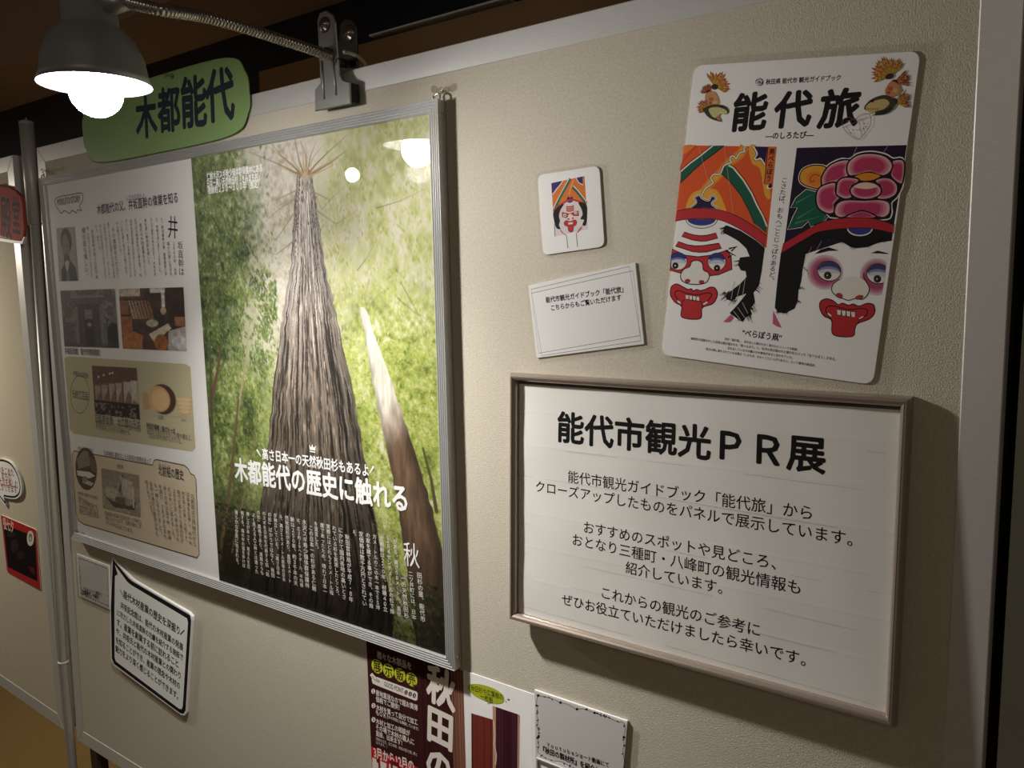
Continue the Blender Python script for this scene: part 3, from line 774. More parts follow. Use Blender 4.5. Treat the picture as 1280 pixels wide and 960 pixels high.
b = MB(); b.slab(BOARD, [(I0 - .003, J0 - .003), (I1 + .003, J0 - .003), (I1 + .003, J1 + .003), (I0 - .003, J1 + .003)], pd - .0002, .002); b.build('poster_sheet', M['gloss'], poster)
xs = (BOARD.px(243, 190, pd)[0] + BOARD.px(270, 726, pd)[0]) / 2
def to_raster(W_, H_):
    def f(x, y):
        a, z = BOARD.px(x, y, pd); return ((a - xs) / (I1 + .002 - xs) * W_, (J1 + .002 - z) / (J1 - J0 + .004) * H_)
    return f
FW, FH = 460, 650
forest = picture('forest_picture', BOARD, [(xs, J1 + .002), (I1 + .002, J1 + .002), (I1 + .002, J0 - .002), (xs, J0 - .002)], pd, paint_forest(FW, FH, to_raster(FW, FH)), poster)
forest['label'] = 'printed forest picture with a giant cedar trunk'
# left page: panels and small pictures
K = (60, 56, 56); GR = (112, 106, 102); WH = (250, 248, 244)
page = Ink(BOARD, pd)
page.px([(80.3, 447), (87, 445.5), (232, 455), (238, 459), (244.4, 560), (240, 564.5), (92, 542), (87.3, 537)], (206, 196, 160))
page.build('page_panel', poster, M['ink_gloss']); page = Ink(BOARD, pd)
olive = [(90, 568), (92.5, 563.5), (118, 568), (155, 575), (190.5, 581.5), (192.5, 575.5), (196, 574.5), (231, 582), (236, 587), (238, 592), (243, 594.5), (245, 600), (249, 693), (246.5, 697.5), (104, 655), (97.5, 650), (95, 640)]
page.px(olive, (224, 206, 176)); page.line(olive, 1.1, (96, 74, 56), True)
page.px([(195, 577), (231, 584.5), (235.5, 589.5), (237.5, 594.5), (240, 609), (199, 600)], (226, 209, 181))
page.build('page_panel', poster, M['ink_gloss']); page = Ink(BOARD, pd)
for pts in ([(70, 258), (69, 250), (74, 246), (88, 243.5), (102, 241.5), (103, 251), (99.5, 257.5), (102, 263), (97, 262.5), (95, 266), (90, 263), (87, 267), (81, 263.5), (76, 266.5), (73, 261.5)],):
    page.line(pts, .9, (120, 112, 108), True, True)
page.build('page_ornament', poster, M['ink_gloss']); page = Ink(BOARD, pd + .00002)
page.line(ell(99.8, 493, 11.7, 23.4, 36), .7, (120, 112, 92), True)
page.build('page_ornament', poster, M['ink_gloss'])
for nm, cr in (('portrait', [(70.5, 285), (93, 283.5), (98, 351), (74.5, 351.5)]), ('gate', [(75.6, 363.4), (143.6, 361), (149, 435), (81, 433)]),
               ('workshop', [(148.6, 361), (229.5, 359), (233.7, 438.7), (153.7, 435.6)]), ('hall', [(115, 457), (171, 460), (175.3, 525), (119, 517)]),
               ('bowl', [(177, 476), (239.5, 481), (242, 522), (180, 518)]), ('ship', [(126.7, 585), (174, 594), (176, 646.7), (129, 635)])):
    q = quad_px(BOARD, cr, pd); 
    im = paint_scene(nm, 84, 84)
    if nm == 'bowl': im = np.where(np.abs(im - np.array((196, 188, 158))).sum(-1, keepdims=True) < 4, np.array((206., 196, 160)), im)
    picture('page_picture', BOARD, q, pd + .00045, im, poster)
ov = Ink(BOARD, pd + .0004)
ov.px(ell(107.5, 586, 13.2, 26.5, 40, th=-.06), (84, 68, 56)); ov.px([(96, 574), (104, 563), (110, 564), (113, 582), (98, 586)], (150, 132, 114)); ov.px([(110, 566), (119, 576), (120.5, 592), (114, 588)], (116, 98, 84))
ov.px([(96, 588), (112, 590), (119, 595), (112, 598), (97, 594)], (232, 222, 206)); ov.px([(104, 598), (117, 604), (114, 608), (103, 603)], (200, 188, 172)); ov.px(ell(106, 599, 3, 4), (150, 132, 116))
ov.build('page_picture', poster, M['ink_gloss'])
tx = Ink(BOARD, pd + .0005)
tx.fit('MOKUTO STORY', (71.5, 252.5), (100, 247.5), GR, 1.5, .02)
tx.fit('木都能代の父、井坂直幹の偉業を知る', (121, 262), (222, 246.5), K, 1.25, .012)
tx.fit('いさかなおもと', (158, 247.5), (181, 244.5), GR, 1.3)
tx.column('井', (216, 269), (216, 299), (40, 36, 36), .8, .0)
cols = [((225, 301), (227, 345), '坂直幹は'), ((217, 302), (219.5, 345), '１８６０年、水戸'), ((210, 302), (214, 345), '藩士の家に生まれ'), ((202, 272), (207.5, 345), 'た。明治維新の後、慶應義塾に学'), ((195.5, 272), (200.5, 345), 'び、林業の道に進むことを志した。'),
        ((189, 272), (193.8, 345), 'ひとり能代の地を訪れて、木材の将'), ((181.5, 273), (187, 335), '来を思い製材所を開いた。'), ((175.5, 279), (182, 345), '能代の木材産業をおこして'), ((169, 273), (176, 346), '近代的な機械製材の工場を建て、秋'), ((163.5, 274), (169, 346), '田杉の名を全国に広めることに力を'),
        ((157.5, 274), (163.5, 346.5), '尽くし、東洋一の木都とよばれるま'), ((151.5, 276), (158.5, 346.5), 'でに町を育てあげた人物である。'), ((146, 277), (151.5, 320), '今も敬われている。'), ((141, 284), (147.5, 347), 'その偉業をたたえて'), ((135, 278), (143, 348), '建てられた記念館には当時の資料'),
        ((130, 279), (137, 348), 'や道具が残されており、木とともに'), ((125, 280), (132, 348.5), '歩んだ町の歴史にふれることがで'), ((120, 281), (125, 316), 'きる。館内では、'), ((115, 287), (121, 349), '井坂直幹が使った机や本'), ((109, 283), (115, 350), '棚、写真なども見ることができる。'), ((104, 284), (109, 349), '緑の庭も美しい。')]
for a, c, s_ in cols: tx.column(s_, a, c, GR, 1.15)
tx.fit('井坂記念館　能代市御指南町', (81, 438.3), (125, 440.7), GR, 1.3, .02)
tx.fit('木都の伝統技', (91, 466), (110, 470), GR, 1.2); tx.fit('伝統工芸品', (90, 492), (110, 495), (110, 100, 82), 1.5)
tx.fit('旧料亭金勇　大広間の天井', (119, 522.5), (175.5, 531.5), GR, 1.3, .01); tx.fit('天然秋田杉をふんだんに使った中広間や大広間', (119.5, 528), (175.5, 537), GR, 1.3); tx.fit('を今も見ることができる建物です。', (120, 533), (163, 541.5), GR, 1.3)
tx.fit('お鉢', (198, 521.3), (204, 522), GR, 1.2); tx.fit('おひつ', (227, 525), (233, 526), GR, 1.2)
tx.fit('秋田杉桶樽／曲げわっぱ', (183, 531.5), (219, 539), K, 1.35, .015); tx.fit('秋田杉の木目を生かした桶や樽など、', (183.5, 538.5), (240, 547.5), GR, 1.3); tx.fit('工芸品の製作が続けられている。', (185, 544), (227, 552), GR, 1.3)
tx.fit('木材と海運のまち', (97, 560), (116, 563), GR, 1.3)
tx.fit('日本海側に数をなした北前船の航路を巡って', (130, 566), (189, 576.5), K, 1.35); tx.fit('船絵馬', (146, 582), (154, 584), GR, 1.2)
tx.fit('きたまえぶね', (198, 581), (213, 584), GR, 1.3); tx.fit('北前船の歴史', (198, 587.5), (229.5, 594), K, 1.5, .012)
for k, s_ in enumerate(['能代港に寄港する北前船の', '積荷や道具を', '今に伝える展示品です。', '木材を各地へ運びました', '船大工の技も残る']): tx.fit(s_, (97.5 + .4 * k, 616 + 5.6 * k), ((122 if k != 1 else 110) + .3 * k, 622.5 + 5.6 * k), GR, 1.25)
for k, s_ in enumerate(['船絵馬は航海の安全を祈って神社に', '納められたもので、往時の港のにぎ', 'わいを今に伝えています。']): tx.fit(s_, (131 + .8 * k, 641 + 5.8 * k), ((177 if k < 2 else 167) - .3 * k, 652.5 + 5.8 * k), GR, 1.2)
low = ['北前船は江戸時代から', '日本海を往来し、米や木', '材を運んだ商いの船です。', '能代の港からも秋田杉が', '上方や江戸へ積み出され', '町は大いに栄えました。', '帰りの船は塩や布、陶器', 'を運び、さまざまな文化', 'も一緒に伝わりました。', '当時の港町の面影は今も', '残されています。']
for k, s_ in enumerate(low):
    t = k / 10; tx.column(s_, (240.5 - 58 * t, 617 - 17 * t), (243.5 - 52 * t, 683 - 14 * t - (20 if k == 10 else 0)), GR, 1.2)
tx.fit('木都能代の歴史', (92.5, 664), (106, 667.5), GR, 1.2)
# words over the forest
tx.fit('仁鮒水沢スギ希少個体群保護林にある', (258.6, 220.4), (327.7, 209.6), WH, 1.5, .035); tx.fit('日本一高い天然秋田杉「きみまち杉」', (259, 229.4), (324.5, 220.4), WH, 1.5, .035); tx.fit('樹齢約２５０〜３００年（推定）', (260, 237.6), (323.5, 229.2), WH, 1.5, .035)
tx.fit('高さ日本一の天然秋田杉もあるよ', (328, 567), (460.5, 588), WH, 1.22, .022)
tx.line([(321, 562), (326.5, 571)], 2.2, WH, w1=.8); tx.line([(467, 583), (462, 592)], 2.6, WH, w1=.8)
tx.px([(386.5, 556), (389, 559.5), (390.3, 555), (392, 560), (394.8, 557), (394, 563.2), (387.5, 562)], WH); tx.px([(387.6, 563.3), (394, 564.5), (394, 566), (387.6, 564.8)], WH)
tx.fit('木都能代の歴史に触れる', (293.5, 586), (508.5, 623.5), WH, 1.16, .03)
tx.column('秋', (513.5, 677), (515, 710), WH, .82, .0)
cc = [((1048, 425), (1066, 655), '田杉の里、能代市'), ((1008, 420), (1026, 645), '二ツ井町には、日本'), ((973, 440), (991, 638), '一の天然秋田杉'), ((936, 272), (957, 628), 'がある。高さ58メートル、直径'.replace('58', '５８')), ((904, 266), (925, 618), '１６４センチメートルの杉で推'), ((874, 258), (893, 608), '定樹齢は２５０年、材積４０立'),
      ((842, 250), (859, 600), '方メートルのこの木一本で５５坪'), ((811, 242), (828, 592), 'の家を建てる事ができ、その推'), ((780, 236), (797, 582), '定価格は数千万円とされてい'), ((748, 230), (750, 268), 'る。'), ((716, 250), (735, 563), '秋田営林局が平成７・８年'), ((685, 218), (703, 552), 'にかけて国内各地の高いとさ'),
      ((656, 210), (673, 545), 'れている杉を実測したところ、'), ((628, 203), (645, 530), '実際にはどれも５０メートル程'), ((600, 197), (615, 525), '度であったため、晴れて日本一'), ((572, 191), (578, 330), 'を宣言した。'), ((548, 208), (565, 512), 'この日本一の杉がある仁鮒'), ((518, 181), (533, 498), '水沢スギ希少個体群保護林'),
      ((490, 175), (507, 494), 'は、広さ約１８ヘクタール、平均樹'), ((463, 169), (480, 487), '齢は２５０年、約３千本の天'), ((437, 163), (453, 475), '然秋田杉があり、直径１メート'), ((410, 158), (425, 468), 'ル、高さ５０メートル前後の巨木'), ((384, 152), (400, 460), 'が林立している。「高さ日本一'), ((358, 147), (375, 450), 'の杉」ばかりではなく、秋田'),
      ((332, 143), (350, 445), 'のスギを日本を代表する銘「銘'), ((307, 139), (325, 438), 'の杉」風格であり、道路からも'), ((284, 150), (300, 432), 'よく見える人工林とは違った'), ((258, 146), (262, 408), '美しさがあって、見る人を圧'), ((232, 142), (240, 404), '倒する。森の中の道を歩けば'), ((205, 138), (210, 400), '清らかな空気に包まれる。')]
for a, c, s_ in cc: tx.column(s_, (240 + a[0] / 3.69, 600 + a[1] / 3.69), (240 + c[0] / 3.69, 600 + c[1] / 3.69), (232, 226, 214), 1.12, .012)
tx.build('lettering', poster, M['ink_gloss'])
b = MB(); b.slab(BOARD, [(I0 - .002, J0 - .002), (I1 + .002, J0 - .002), (I1 + .002, J1 + .002), (I0 - .002, J1 + .002)], PD - .0018, PD - .0028); b.build('clear_pane', M['acrylic'], poster)
for z in (PZ1 - .018, PZ0 + .018):
    b = MB(); b.lathe([(0, .0012), (.0022, .0012), (.0028, 0)], (PX1, -.0085, z), (1, 0, 0), 16); b.build('screw', M['pin_steel'], poster)
for x in (PX1 - .006, PX0 + .006):
    b = MB(); b.tube([(x - .006, -.010, PZ1), (x - .006, -.009, PZ1 + .005), (x, -.007, PZ1 + .009), (x + .005, -.009, PZ1 + .005), (x + .005, -.010, PZ1)], .0012, 8); b.build('hanging_loop', M['pin_steel'], poster)

# ---------------------------------------------------------------- push pins
def push_pin(label, x, z, d0=0.0):
    t = thing('push_pin', label, 'push pin', (x, -d0, z), 'clear push pins')
    b = MB(); b.lathe([(0, 0), (.0046, .0004), (.0050, .0016), (.0040, .0024), (.0024, .0034), (.0021, .0080), (.0030, .0100), (.0044, .0112), (.0046, .0136), (.0036, .0146), (0, .0148)], (x, -d0 - .0035, z), (0, -1, 0), 24); b.build('pin_head', M['pin'], t)
    b = MB(); b.tube([(x, -d0 + .004, z), (x, -d0 - .006, z)], .0006, 8); b.build('needle', M['pin_steel'], t)
    return t
pp = BOARD.px(551, 114, .004); push_pin('clear push pin at the top right corner of the framed forest poster', pp[0], pp[1])
pp = BOARD.px(61, 214, .004); push_pin('clear push pin at the top left corner of the framed forest poster', pp[0], pp[1])

# ---------------------------------------------------------------- framed notice
ND = .0135
QX0, QX1, QZ0, QZ1 = -.5712, -.1285, Z(-.4150), Z(-.1070)
NTILT = .0115                                  # the foot of the frame hangs this much further out than its top
NX0, NX1, NZ0, NZ1 = QX0, QX1, QZ0, QZ1
notice = thing('framed_notice', 'white notice with bold black heading in a champagne frame, lower right of the felt board', 'notice', (-.35, 0, NZ0))
def moulding(a, b_, ia, ib):
    b = MB(); a, b_, ia, ib = map(Vector, (a, b_, ia, ib))
    rows = [(0, .0005), (0, .0070), (.06, .0096), (.18, .0120), (.36, .0134), (.52, .0135), (.56, .0125), (.62, .0132), (.80, .0120), (.94, .0098), (1, .0080), (1, .0005)]
    vs = []
    for t, d in rows:
        p = a.lerp(ia, t); q = b_.lerp(ib, t); vs += [BOARD.P(p.x, p.y, d), BOARD.P(q.x, q.y, d)]
    m = len(rows); fs = [(2 * i, 2 * i + 1, 2 * i + 3, 2 * i + 2) for i in range(m - 1)] + [(2 * m - 2, 2 * m - 1, 1, 0)]
    fs += [tuple(2 * i for i in range(m)), tuple(2 * i + 1 for i in reversed(range(m)))]
    b.add(vs, fs); return b.build('frame_rail', M['bronze'], notice)
NR = .0095
O_ = [(NX0, NZ1), (NX1, NZ1), (NX1, NZ0), (NX0, NZ0)]; I_ = [(NX0 + NR, NZ1 - NR), (NX1 - NR, NZ1 - NR), (NX1 - NR, NZ0 + NR), (NX0 + NR, NZ0 + NR)]
for k in range(4): moulding(O_[(k + 1) % 4], O_[k], I_[(k + 1) % 4], I_[k])
b = MB(); b.slab(BOARD, [(NX0 + .004, NZ0 + .004), (NX1 - .004, NZ0 + .004), (NX1 - .004, NZ1 - .004), (NX0 + .004, NZ1 - .004)], .0030, .0008); b.build('backing', M['backing'], notice)
def wavy_sheet(name, x0, x1, z0, z1, base, fn, mat, parent, nx=120, nz=80, flip=False):
    b = MB(); vs = []; fs = []
    for j in range(nz + 1):
        for i in range(nx + 1):
            a = x0 + (x1 - x0) * i / nx; z = z0 + (z1 - z0) * j / nz; vs.append(BOARD.P(a, z, base + fn(a, z)))
    for j in range(nz):
        for i in range(nx):
            k = j * (nx + 1) + i; fs.append((k, k + 1, k + nx + 2, k + nx + 1))
    b.add(vs, fs, True); return b.build(name, mat, parent)
sx0, sx1, sz0, sz1 = NX0 + NR + .0005, NX1 - NR + .002, NZ0 + NR - .002, NZ1 - NR - .0035
def paper_wave(a, z):
    w = .00022 * math.sin(a * 55 + 9 * z) + .00018 * math.sin(a * 31 - z * 40 + 1) + .0002 * math.sin(z * 70 + 2.2 + a * 8)
    for k in range(1, 7):
        zc = sz1 - .0415 * k + .01; w += .00012 * math.exp(-((z - zc - .004 * (a + .35)) / .0012) ** 2)
    return w
wavy_sheet('paper', sx0, sx1, sz0, sz1, .0042, paper_wave, M['paper'], notice, 150, 220)
nk = Ink(BOARD, .00428, paper_wave)
def _nk_at(x, y):
    q = BOARD.px(x, y, .0043)
    return BOARD.px(x, y, .0043 + NTILT * (NZ1 - q[1]) / (NZ1 - NZ0))
nk.at = _nk_at; BK = (24, 21, 22)
nk.fit('能代市観光ＰＲ展', (697.5, 533), (1031.5, 569.5), BK, 1.0, .028)
for s_, a, c in [('能代市観光ガイドブック「能代旅」から', (710, 595.5), (1015, 641.5)), ('クローズアップしたものをパネルで展示しています。', (670, 607.5), (1066, 674)),
                 ('おすすめのスポットや見どころ、', (730, 658.5), (970, 704)), ('おとなり三種町・八峰町の観光情報も', (716, 674), (1000.5, 735)), ('紹介しています。', (782, 709), (903, 735)),
                 ('これからの観光のご参考に', (752, 740.5), (949.5, 788)), ('ぜひお役立ていただけましたら幸いです。', (702.5, 748.5), (1007, 825))]:
    nk.fit(s_, a, c, BK, 1.0, .006)
for k in range(7):
    y0 = [517, 557, 594, 653, 690, 719, 757][k]; x0 = 648
    a = nk.at(x0, y0); c = (NX1 - NR - .02 * (k % 3) - .01, a[1] - .004 + .003 * (k % 2)); nk.stroke([a, ((a[0] + c[0]) / 2, (a[1] + c[1]) / 2 + .0012), c], .00022, (168, 160, 150))
nk.build('lettering', notice)
def cover_wave(a, z):
    return .00034 * math.sin(a * 75 + 14 * z) * math.sin(z * 22 + 1) + .0003 * math.sin(a * 38 - z * 46 + 1) + .00018 * math.sin(a * 120 + z * 30)
wavy_sheet('clear_cover_sheet', NX0 + NR - .0005, NX1 - NR + .0005, NZ0 + NR - .0005, NZ1 - NR + .0005, .0064, cover_wave, M['cover'], notice, 110, 70)

notice.location.y -= NTILT; notice.rotation_euler.x = -math.asin(NTILT / (NZ1 - NZ0))

# ---------------------------------------------------------------- laminated cards
def film_sheet(F, quad, r, d, parent, marks=(), name='laminating_film', nx=170, nz=230, margin=0):
    """clear laminate reaching past the card, crinkled where marks (a, z, radius, height) say"""
    rr = random.Random(11); b = MB()
    if not marks:
        b.slab(F, rounded(quad, r), d + .00025, d); return b.build(name, M['film'], parent)
    tl, tr_, br, bl = [Vector(q) for q in quad]; vs = []; fs = []
    w = (tr_ - tl).length; h = (tl - bl).length
    for j in range(nz + 1):
        for i in range(nx + 1):
            u = i / nx; v = j / nz; p = (bl * (1 - u) + br * u) * (1 - v) + (tl * (1 - u) + tr_ * u) * v
            if (i in (0, nx)) and (j in (0, nz)): p = p.lerp((tl + br) / 2, r / w * .6)
            q = d + .0002
            for (a, z, rad, hh) in marks:
                e_ = math.exp(-((p.x - a) ** 2 + (p.y - z) ** 2) / rad ** 2)
                if e_ > .01: q += hh * .16 * e_ * (1 + math.sin(p.x * 880 + 5 * math.sin(p.y * 300)) * math.sin(p.y * 700 + 4 * math.sin(p.x * 260)))
            vs.append(F.P(p.x, p.y, q))
    for j in range(nz):
        for i in range(nx):
            k = j * (nx + 1) + i; fs.append((k, k + 1, k + nx + 2, k + nx + 1))
    b.add(vs, fs, True); return b.build(name, M['film'], parent)
def grown(quad, m):
    c = sum((Vector(q) for q in quad), Vector((0, 0))) / 4
    return [tuple(Vector(q) + (Vector(q) - c).normalized() * m) for q in quad]
def card(name, label, cat, F, px, r, thick=.0012, base=.0006, mat='gloss', group=None, film=0, marks=()):
    q = quad_px(F, px, base + thick); c = sum((Vector(v) for v in q), Vector((0, 0))) / 4; zmin = min(v[1] for v in q)
    p = F.P(c.x, zmin, 0); t = thing(name, label, cat, p, group)
    b = MB(); b.slab(F, rounded(q, r) if r else q, base + thick, base * .3); b.build('card_sheet', M[mat], t)
    if film: film_sheet(F, grown(q, film), r + film * .6, base + thick + .0022, t, marks)
    return t, Ink(F, base + thick)
# --- guidebook cover, laminated
GB = (24, 22, 22)
gm = [BOARD.px(905, 338, .003) + (.018, .0030), BOARD.px(895, 352, .003) + (.010, .0026), BOARD.px(930, 355, .003) + (.012, .0020), BOARD.px(1104, 282, .003) + (.008, .0026), BOARD.px(1130, 68, .003) + (.007, .0028), BOARD.px(1035, 322, .003) + (.012, .0018), BOARD.px(1050, 345, .003) + (.014, .0018)]
guide, g = card('guidebook_cover', 'laminated guidebook cover with two painted kite faces, upper right of the felt board', 'card', BOARD, [(868, 82), (1151, 63.5), (1091, 481), (827, 443.5)], .010, film=.007, marks=gm)
def zq(pts, ox, oy, k): return [(ox + x / k, oy + y / k) for x, y in pts]
OR = (226, 92, 44); RED = (196, 52, 58); NV = (40, 30, 72); GN = (30, 92, 72); BLK = (26, 22, 24); IV = (238, 232, 220); BL = (56, 62, 132); YO = (236, 168, 60); PINK = (206, 92, 130)
# left kite
g.px([(855, 181.5), (971, 183.5), (958, 310), (946, 300), (926, 287), (910.5, 279), (897.5, 274.6), (857, 274), (844, 276.6)], OR)
g.line([(931, 183), (924, 194), (912, 203), (900, 217), (889, 228), (880, 239), (872, 252)], 12, (232, 130, 50), smooth=True)
g.line([(931, 183), (924, 194), (912, 203), (900, 217), (889, 228), (880, 239), (872, 252)], 7, YO, smooth=True)
g.px([(858, 262), (860, 250), (868, 240), (884, 236), (896, 238), (904, 252), (907, 266), (890, 262), (870, 260)], YO, True)
g.px([(936, 184), (946, 183), (958, 212), (963, 246), (956, 244), (950, 212), (940, 204)], YO, True)
g.px([(855.5, 182), (870, 181.8), (862, 188), (854, 192)], (236, 130, 60), True)
for pts in ([(870, 182), (858, 196), (852, 206), (851, 214)],): g.line(pts, 2, (206, 70, 40), smooth=True)
gb = zq([(430, 55), (540, 52), (440, 130), (340, 200), (230, 300), (120, 412), (125, 300), (210, 225), (300, 160)], 835, 175, 7.68); g.px(gb, GN); g.line(zq([(430, 55), (300, 160), (210, 225), (125, 300)], 835, 175, 7.68), 1.6, IV); g.line(zq([(420, 50), (292, 152), (204, 216), (124, 286)], 835, 175, 7.68), .8, BLK); g.line(zq([(540, 55), (440, 134), (340, 206), (230, 306), (120, 414)], 835, 175, 7.68), 1.2, BLK)
gb = zq([(570, 240), (620, 260), (720, 380), (800, 510), (850, 620), (910, 730), (950, 835), (945, 895), (830, 800), (780, 680), (700, 530), (600, 400), (500, 312), (515, 270)], 835, 175, 7.68); g.px(gb, GN)
g.line(zq([(580, 244), (625, 266), (722, 384), (802, 514), (852, 624), (912, 734), (950, 830)], 835, 175, 7.68), 1.8, IV); g.line(zq([(600, 240), (640, 262), (736, 378), (815, 508), (866, 620), (922, 728), (955, 800)], 835, 175, 7.68), .8, BLK); g.line(zq([(500, 312), (600, 404), (700, 534), (780, 684), (830, 804)], 835, 175, 7.68), .9, BLK)
nv = zq([(205, 655), (270, 600), (252, 555), (300, 528), (330, 560), (390, 580), (420, 535), (462, 560), (420, 610), (485, 660), (340, 650)], 835, 175, 7.68); g.px(nv, NV); g.line(nv[:-1], 2.2, IV, False, True); g.line(nv[:-1], .7, BLK, False, True)
nv = zq([(830, 62), (955, 68), (930, 235), (890, 182), (835, 190), (860, 128)], 835, 175, 7.68); g.px(nv, NV); g.line(zq([(815, 62), (855, 130), (830, 175), (855, 190), (890, 180), (928, 238)], 835, 175, 7.68), 2.0, IV, False, True); g.line(zq([(805, 66), (846, 132), (820, 178), (850, 200), (886, 192), (922, 244)], 835, 175, 7.68), .6, BLK, False, True)
cl = zq([(740, 60), (728, 95), (742, 110), (690, 125), (655, 178), (630, 155), (600, 162), (596, 195), (606, 215), (540, 245), (500, 325), (440, 330), (410, 370), (432, 412), (360, 465), (325, 530)], 835, 175, 7.68); g.line(cl, 2.8, BLK, False, True); g.line(cl, 1.7, IV, False, True)
g.px([(960, 183.9), (971, 184), (965, 230), (955.4, 230)], (222, 112, 50)); g.line([(960, 184), (955.4, 230), (965, 230)], 1.1, BLK)
g.column('男べらぼう', (965.5, 185.5), (960.5, 227), BLK, .95, .03)
g.px(ell(961.5, 233.5, 3.6, 3.0), IV); g.px(ell(962.6, 232.8, 2.4, 2.3), BLK)
g.px(ell(877, 274.3, 20, 11.4, 24, 0, 180), BLK); g.px(ell(877, 274.3, 19.3, 10.6, 24, 0, 180), IV); g.px(ell(877, 274, 17.6, 8, 24, 0, 180), BL)
top = zq([(85, 682), (230, 655), (420, 660), (560, 690), (700, 750), (860, 850), (948, 920)], 835, 175, 7.68); bot = [(844, 276.6), (857, 274.3), (878, 273.2), (897.5, 274.6), (910.5, 279), (926, 287), (945.7, 300), (956, 309)]
g.px(spline(top, False) + spline(bot, False)[::-1], RED); g.line(top, .8, BLK, False, True); g.line(bot, .8, BLK, False, True)
# hair of the left face
g.px([(908, 281.5), (926, 288.5), (945.7, 301), (956, 310), (952, 340), (949, 356), (942, 366), (944, 378), (938, 386), (940, 393), (932, 397), (928, 402), (921, 398), (912, 391.5), (921, 382), (933, 367), (921, 371), (915, 376.5), (908, 374), (907, 369), (916, 362), (926, 354), (933, 346), (932, 339), (926, 338), (922.5, 331), (925, 321.8), (937, 320.5), (933, 311), (924, 302), (914, 296), (904, 291), (904.5, 284)], BLK)
rg = random.Random(3)
for k in range(90):
    x, y, dx, dy = rg.choice([(905, 288, 4, -2), (906, 371, -4, 3), (922, 330, -4, 1), (926, 399, -2, 5), (942, 385, 4, 4), (936, 396, 2, 5), (947, 360, 4, 3), (914, 375, -3, 4)])
    x += rg.uniform(-4, 4); y += rg.uniform(-5, 5); g.line([(x - dx, y - dy), (x + dx * rg.random(), y + dy * rg.random())], .9, BLK, w1=.2)
for a, c in (((918, 352), (914, 374)), ((926, 352), (921, 374)), ((932, 346), (928, 372)), ((917, 389), (926, 400)), ((922, 384), (931, 397)), ((928, 378), (935, 392))): g.line([a, c], .6, (196, 190, 180))
g.px([(904, 402.4), (913.7, 393), (917, 397), (912.3, 402.8)], PINK)
g.lay = 1
# left face
g.px([(855.5, 290), (866, 293.5), (875, 294.6), (884, 294), (894.7, 291.3), (897.4, 297.6), (883, 301.3), (875, 301.5), (866, 300), (852, 295.4)], RED, edge=BLK, ew=1.1)
g.px([(848, 302), (859, 306), (869, 307.4), (879, 307), (898.8, 304), (902, 310.3), (883, 315), (874, 315.4), (865.6, 314.4), (844, 307.6)], RED, edge=BLK, ew=1.1)
mk = [(840.5, 311), (856, 319), (872.4, 321), (890, 319), (909.6, 312.5), (914, 321), (915, 336.7), (898, 343.5), (886, 344.8), (870, 342), (858.8, 341), (850.7, 341.4), (837.5, 338)]
g.px(mk, RED, edge=BLK, ew=1.2)
for a, c in (((907, 313), (920, 320)), ((911, 311), (922, 308)), ((914, 314), (921, 308)), ((910, 322), (916, 318))): g.line([a, c], 2.2, BLK, w1=.8)
for cx, cy, ix, iy, cut in ((847.5, 326.5, 844.2, 332, 838.6), (896, 327.3, 896.3, 335, 0)):
    e = [(max(x, cut), y) for x, y in ell(cx, cy, 11.6, 11.4)]; g.px(e, BLK)
    e = [(max(x, cut + .6), y) for x, y in ell(cx, cy, 10.8, 10.6)]; g.px(e, IV)
    e = [(max(x, cut + .6), y) for x, y in ell(cx, cy, 10.8, 10.6, 20, 195, 345)]; g.px(e, (52, 58, 124))
    e = [(max(x, cut + .6), y) for x, y in ell(cx, cy + 1.2, 10.2, 6, 20, 180, 360)]; g.px(e, (122, 126, 178)); 
    e = [(max(x, cut + .6), y) for x, y in ell(cx, cy + 2.6, 10.2, 5, 20, 180, 360)]; g.px(e, (206, 204, 216))
    g.px(ell(ix, iy, 3.9, 4.0), BLK); g.px(ell(ix, iy, 1.6, 1.6), (92, 76, 60)); g.px(ell(ix - .3, iy, .8, .8), IV)
g.px([(869.7, 325.5), (864.5, 327.5), (862, 333.3), (855, 336.5), (851, 343), (852, 350), (859, 354.3), (869.7, 355.6), (881.8, 353.6), (886.6, 346.5), (885, 340.5), (879.5, 337.5), (878.2, 330), (875, 326.5)], IV, True, BLK, 1.2)
g.px(ell(859.6, 351.2, 3.1, 2.2), RED, edge=BLK, ew=.6); g.px(ell(877, 352.5, 3.1, 2.0), RED, edge=BLK, ew=.6)
g.px([(837.9, 363), (840, 357.5), (846, 355), (853.4, 358.4), (860, 361.8), (864, 361), (867, 363.4), (871, 361.8), (875, 363.2), (881, 362), (888, 359), (894, 360.4), (896.8, 368.5), (891.3, 379.3), (878, 384.8), (875, 398.3), (852.7, 396.5), (852, 383.4), (844, 378), (838.5, 370)], RED, True, BLK, 1.2)
g.line([(851.5, 379), (846, 373), (843.5, 366), (849, 363.3), (858, 366.6), (872, 368.4), (884, 366), (889.5, 368), (887, 373.5), (879, 381)], 1.2, BLK, False, True)
g.line([(852, 383.4), (853.2, 376), (856, 375)], 1.1, BLK); g.line([(878, 384), (877, 377), (874, 376.5)], 1.1, BLK)
g.px([(846.5, 375), (850, 377), (851.5, 380), (847.5, 378)], IV); g.px([(878.5, 380), (884, 376.5), (884.5, 378.5), (880, 381.3)], IV)
g.px([(856.4, 368.2), (874.8, 371), (874, 377), (857.5, 374.2)], BLK)
for k in range(4): x = 857 + 4.5 * k; y = 368.7 + .7 * k; g.px([(x, y), (x + 3.7, y + .6), (x + 3.5, y + 5.3), (x + .3, y + 4.7)], IV)
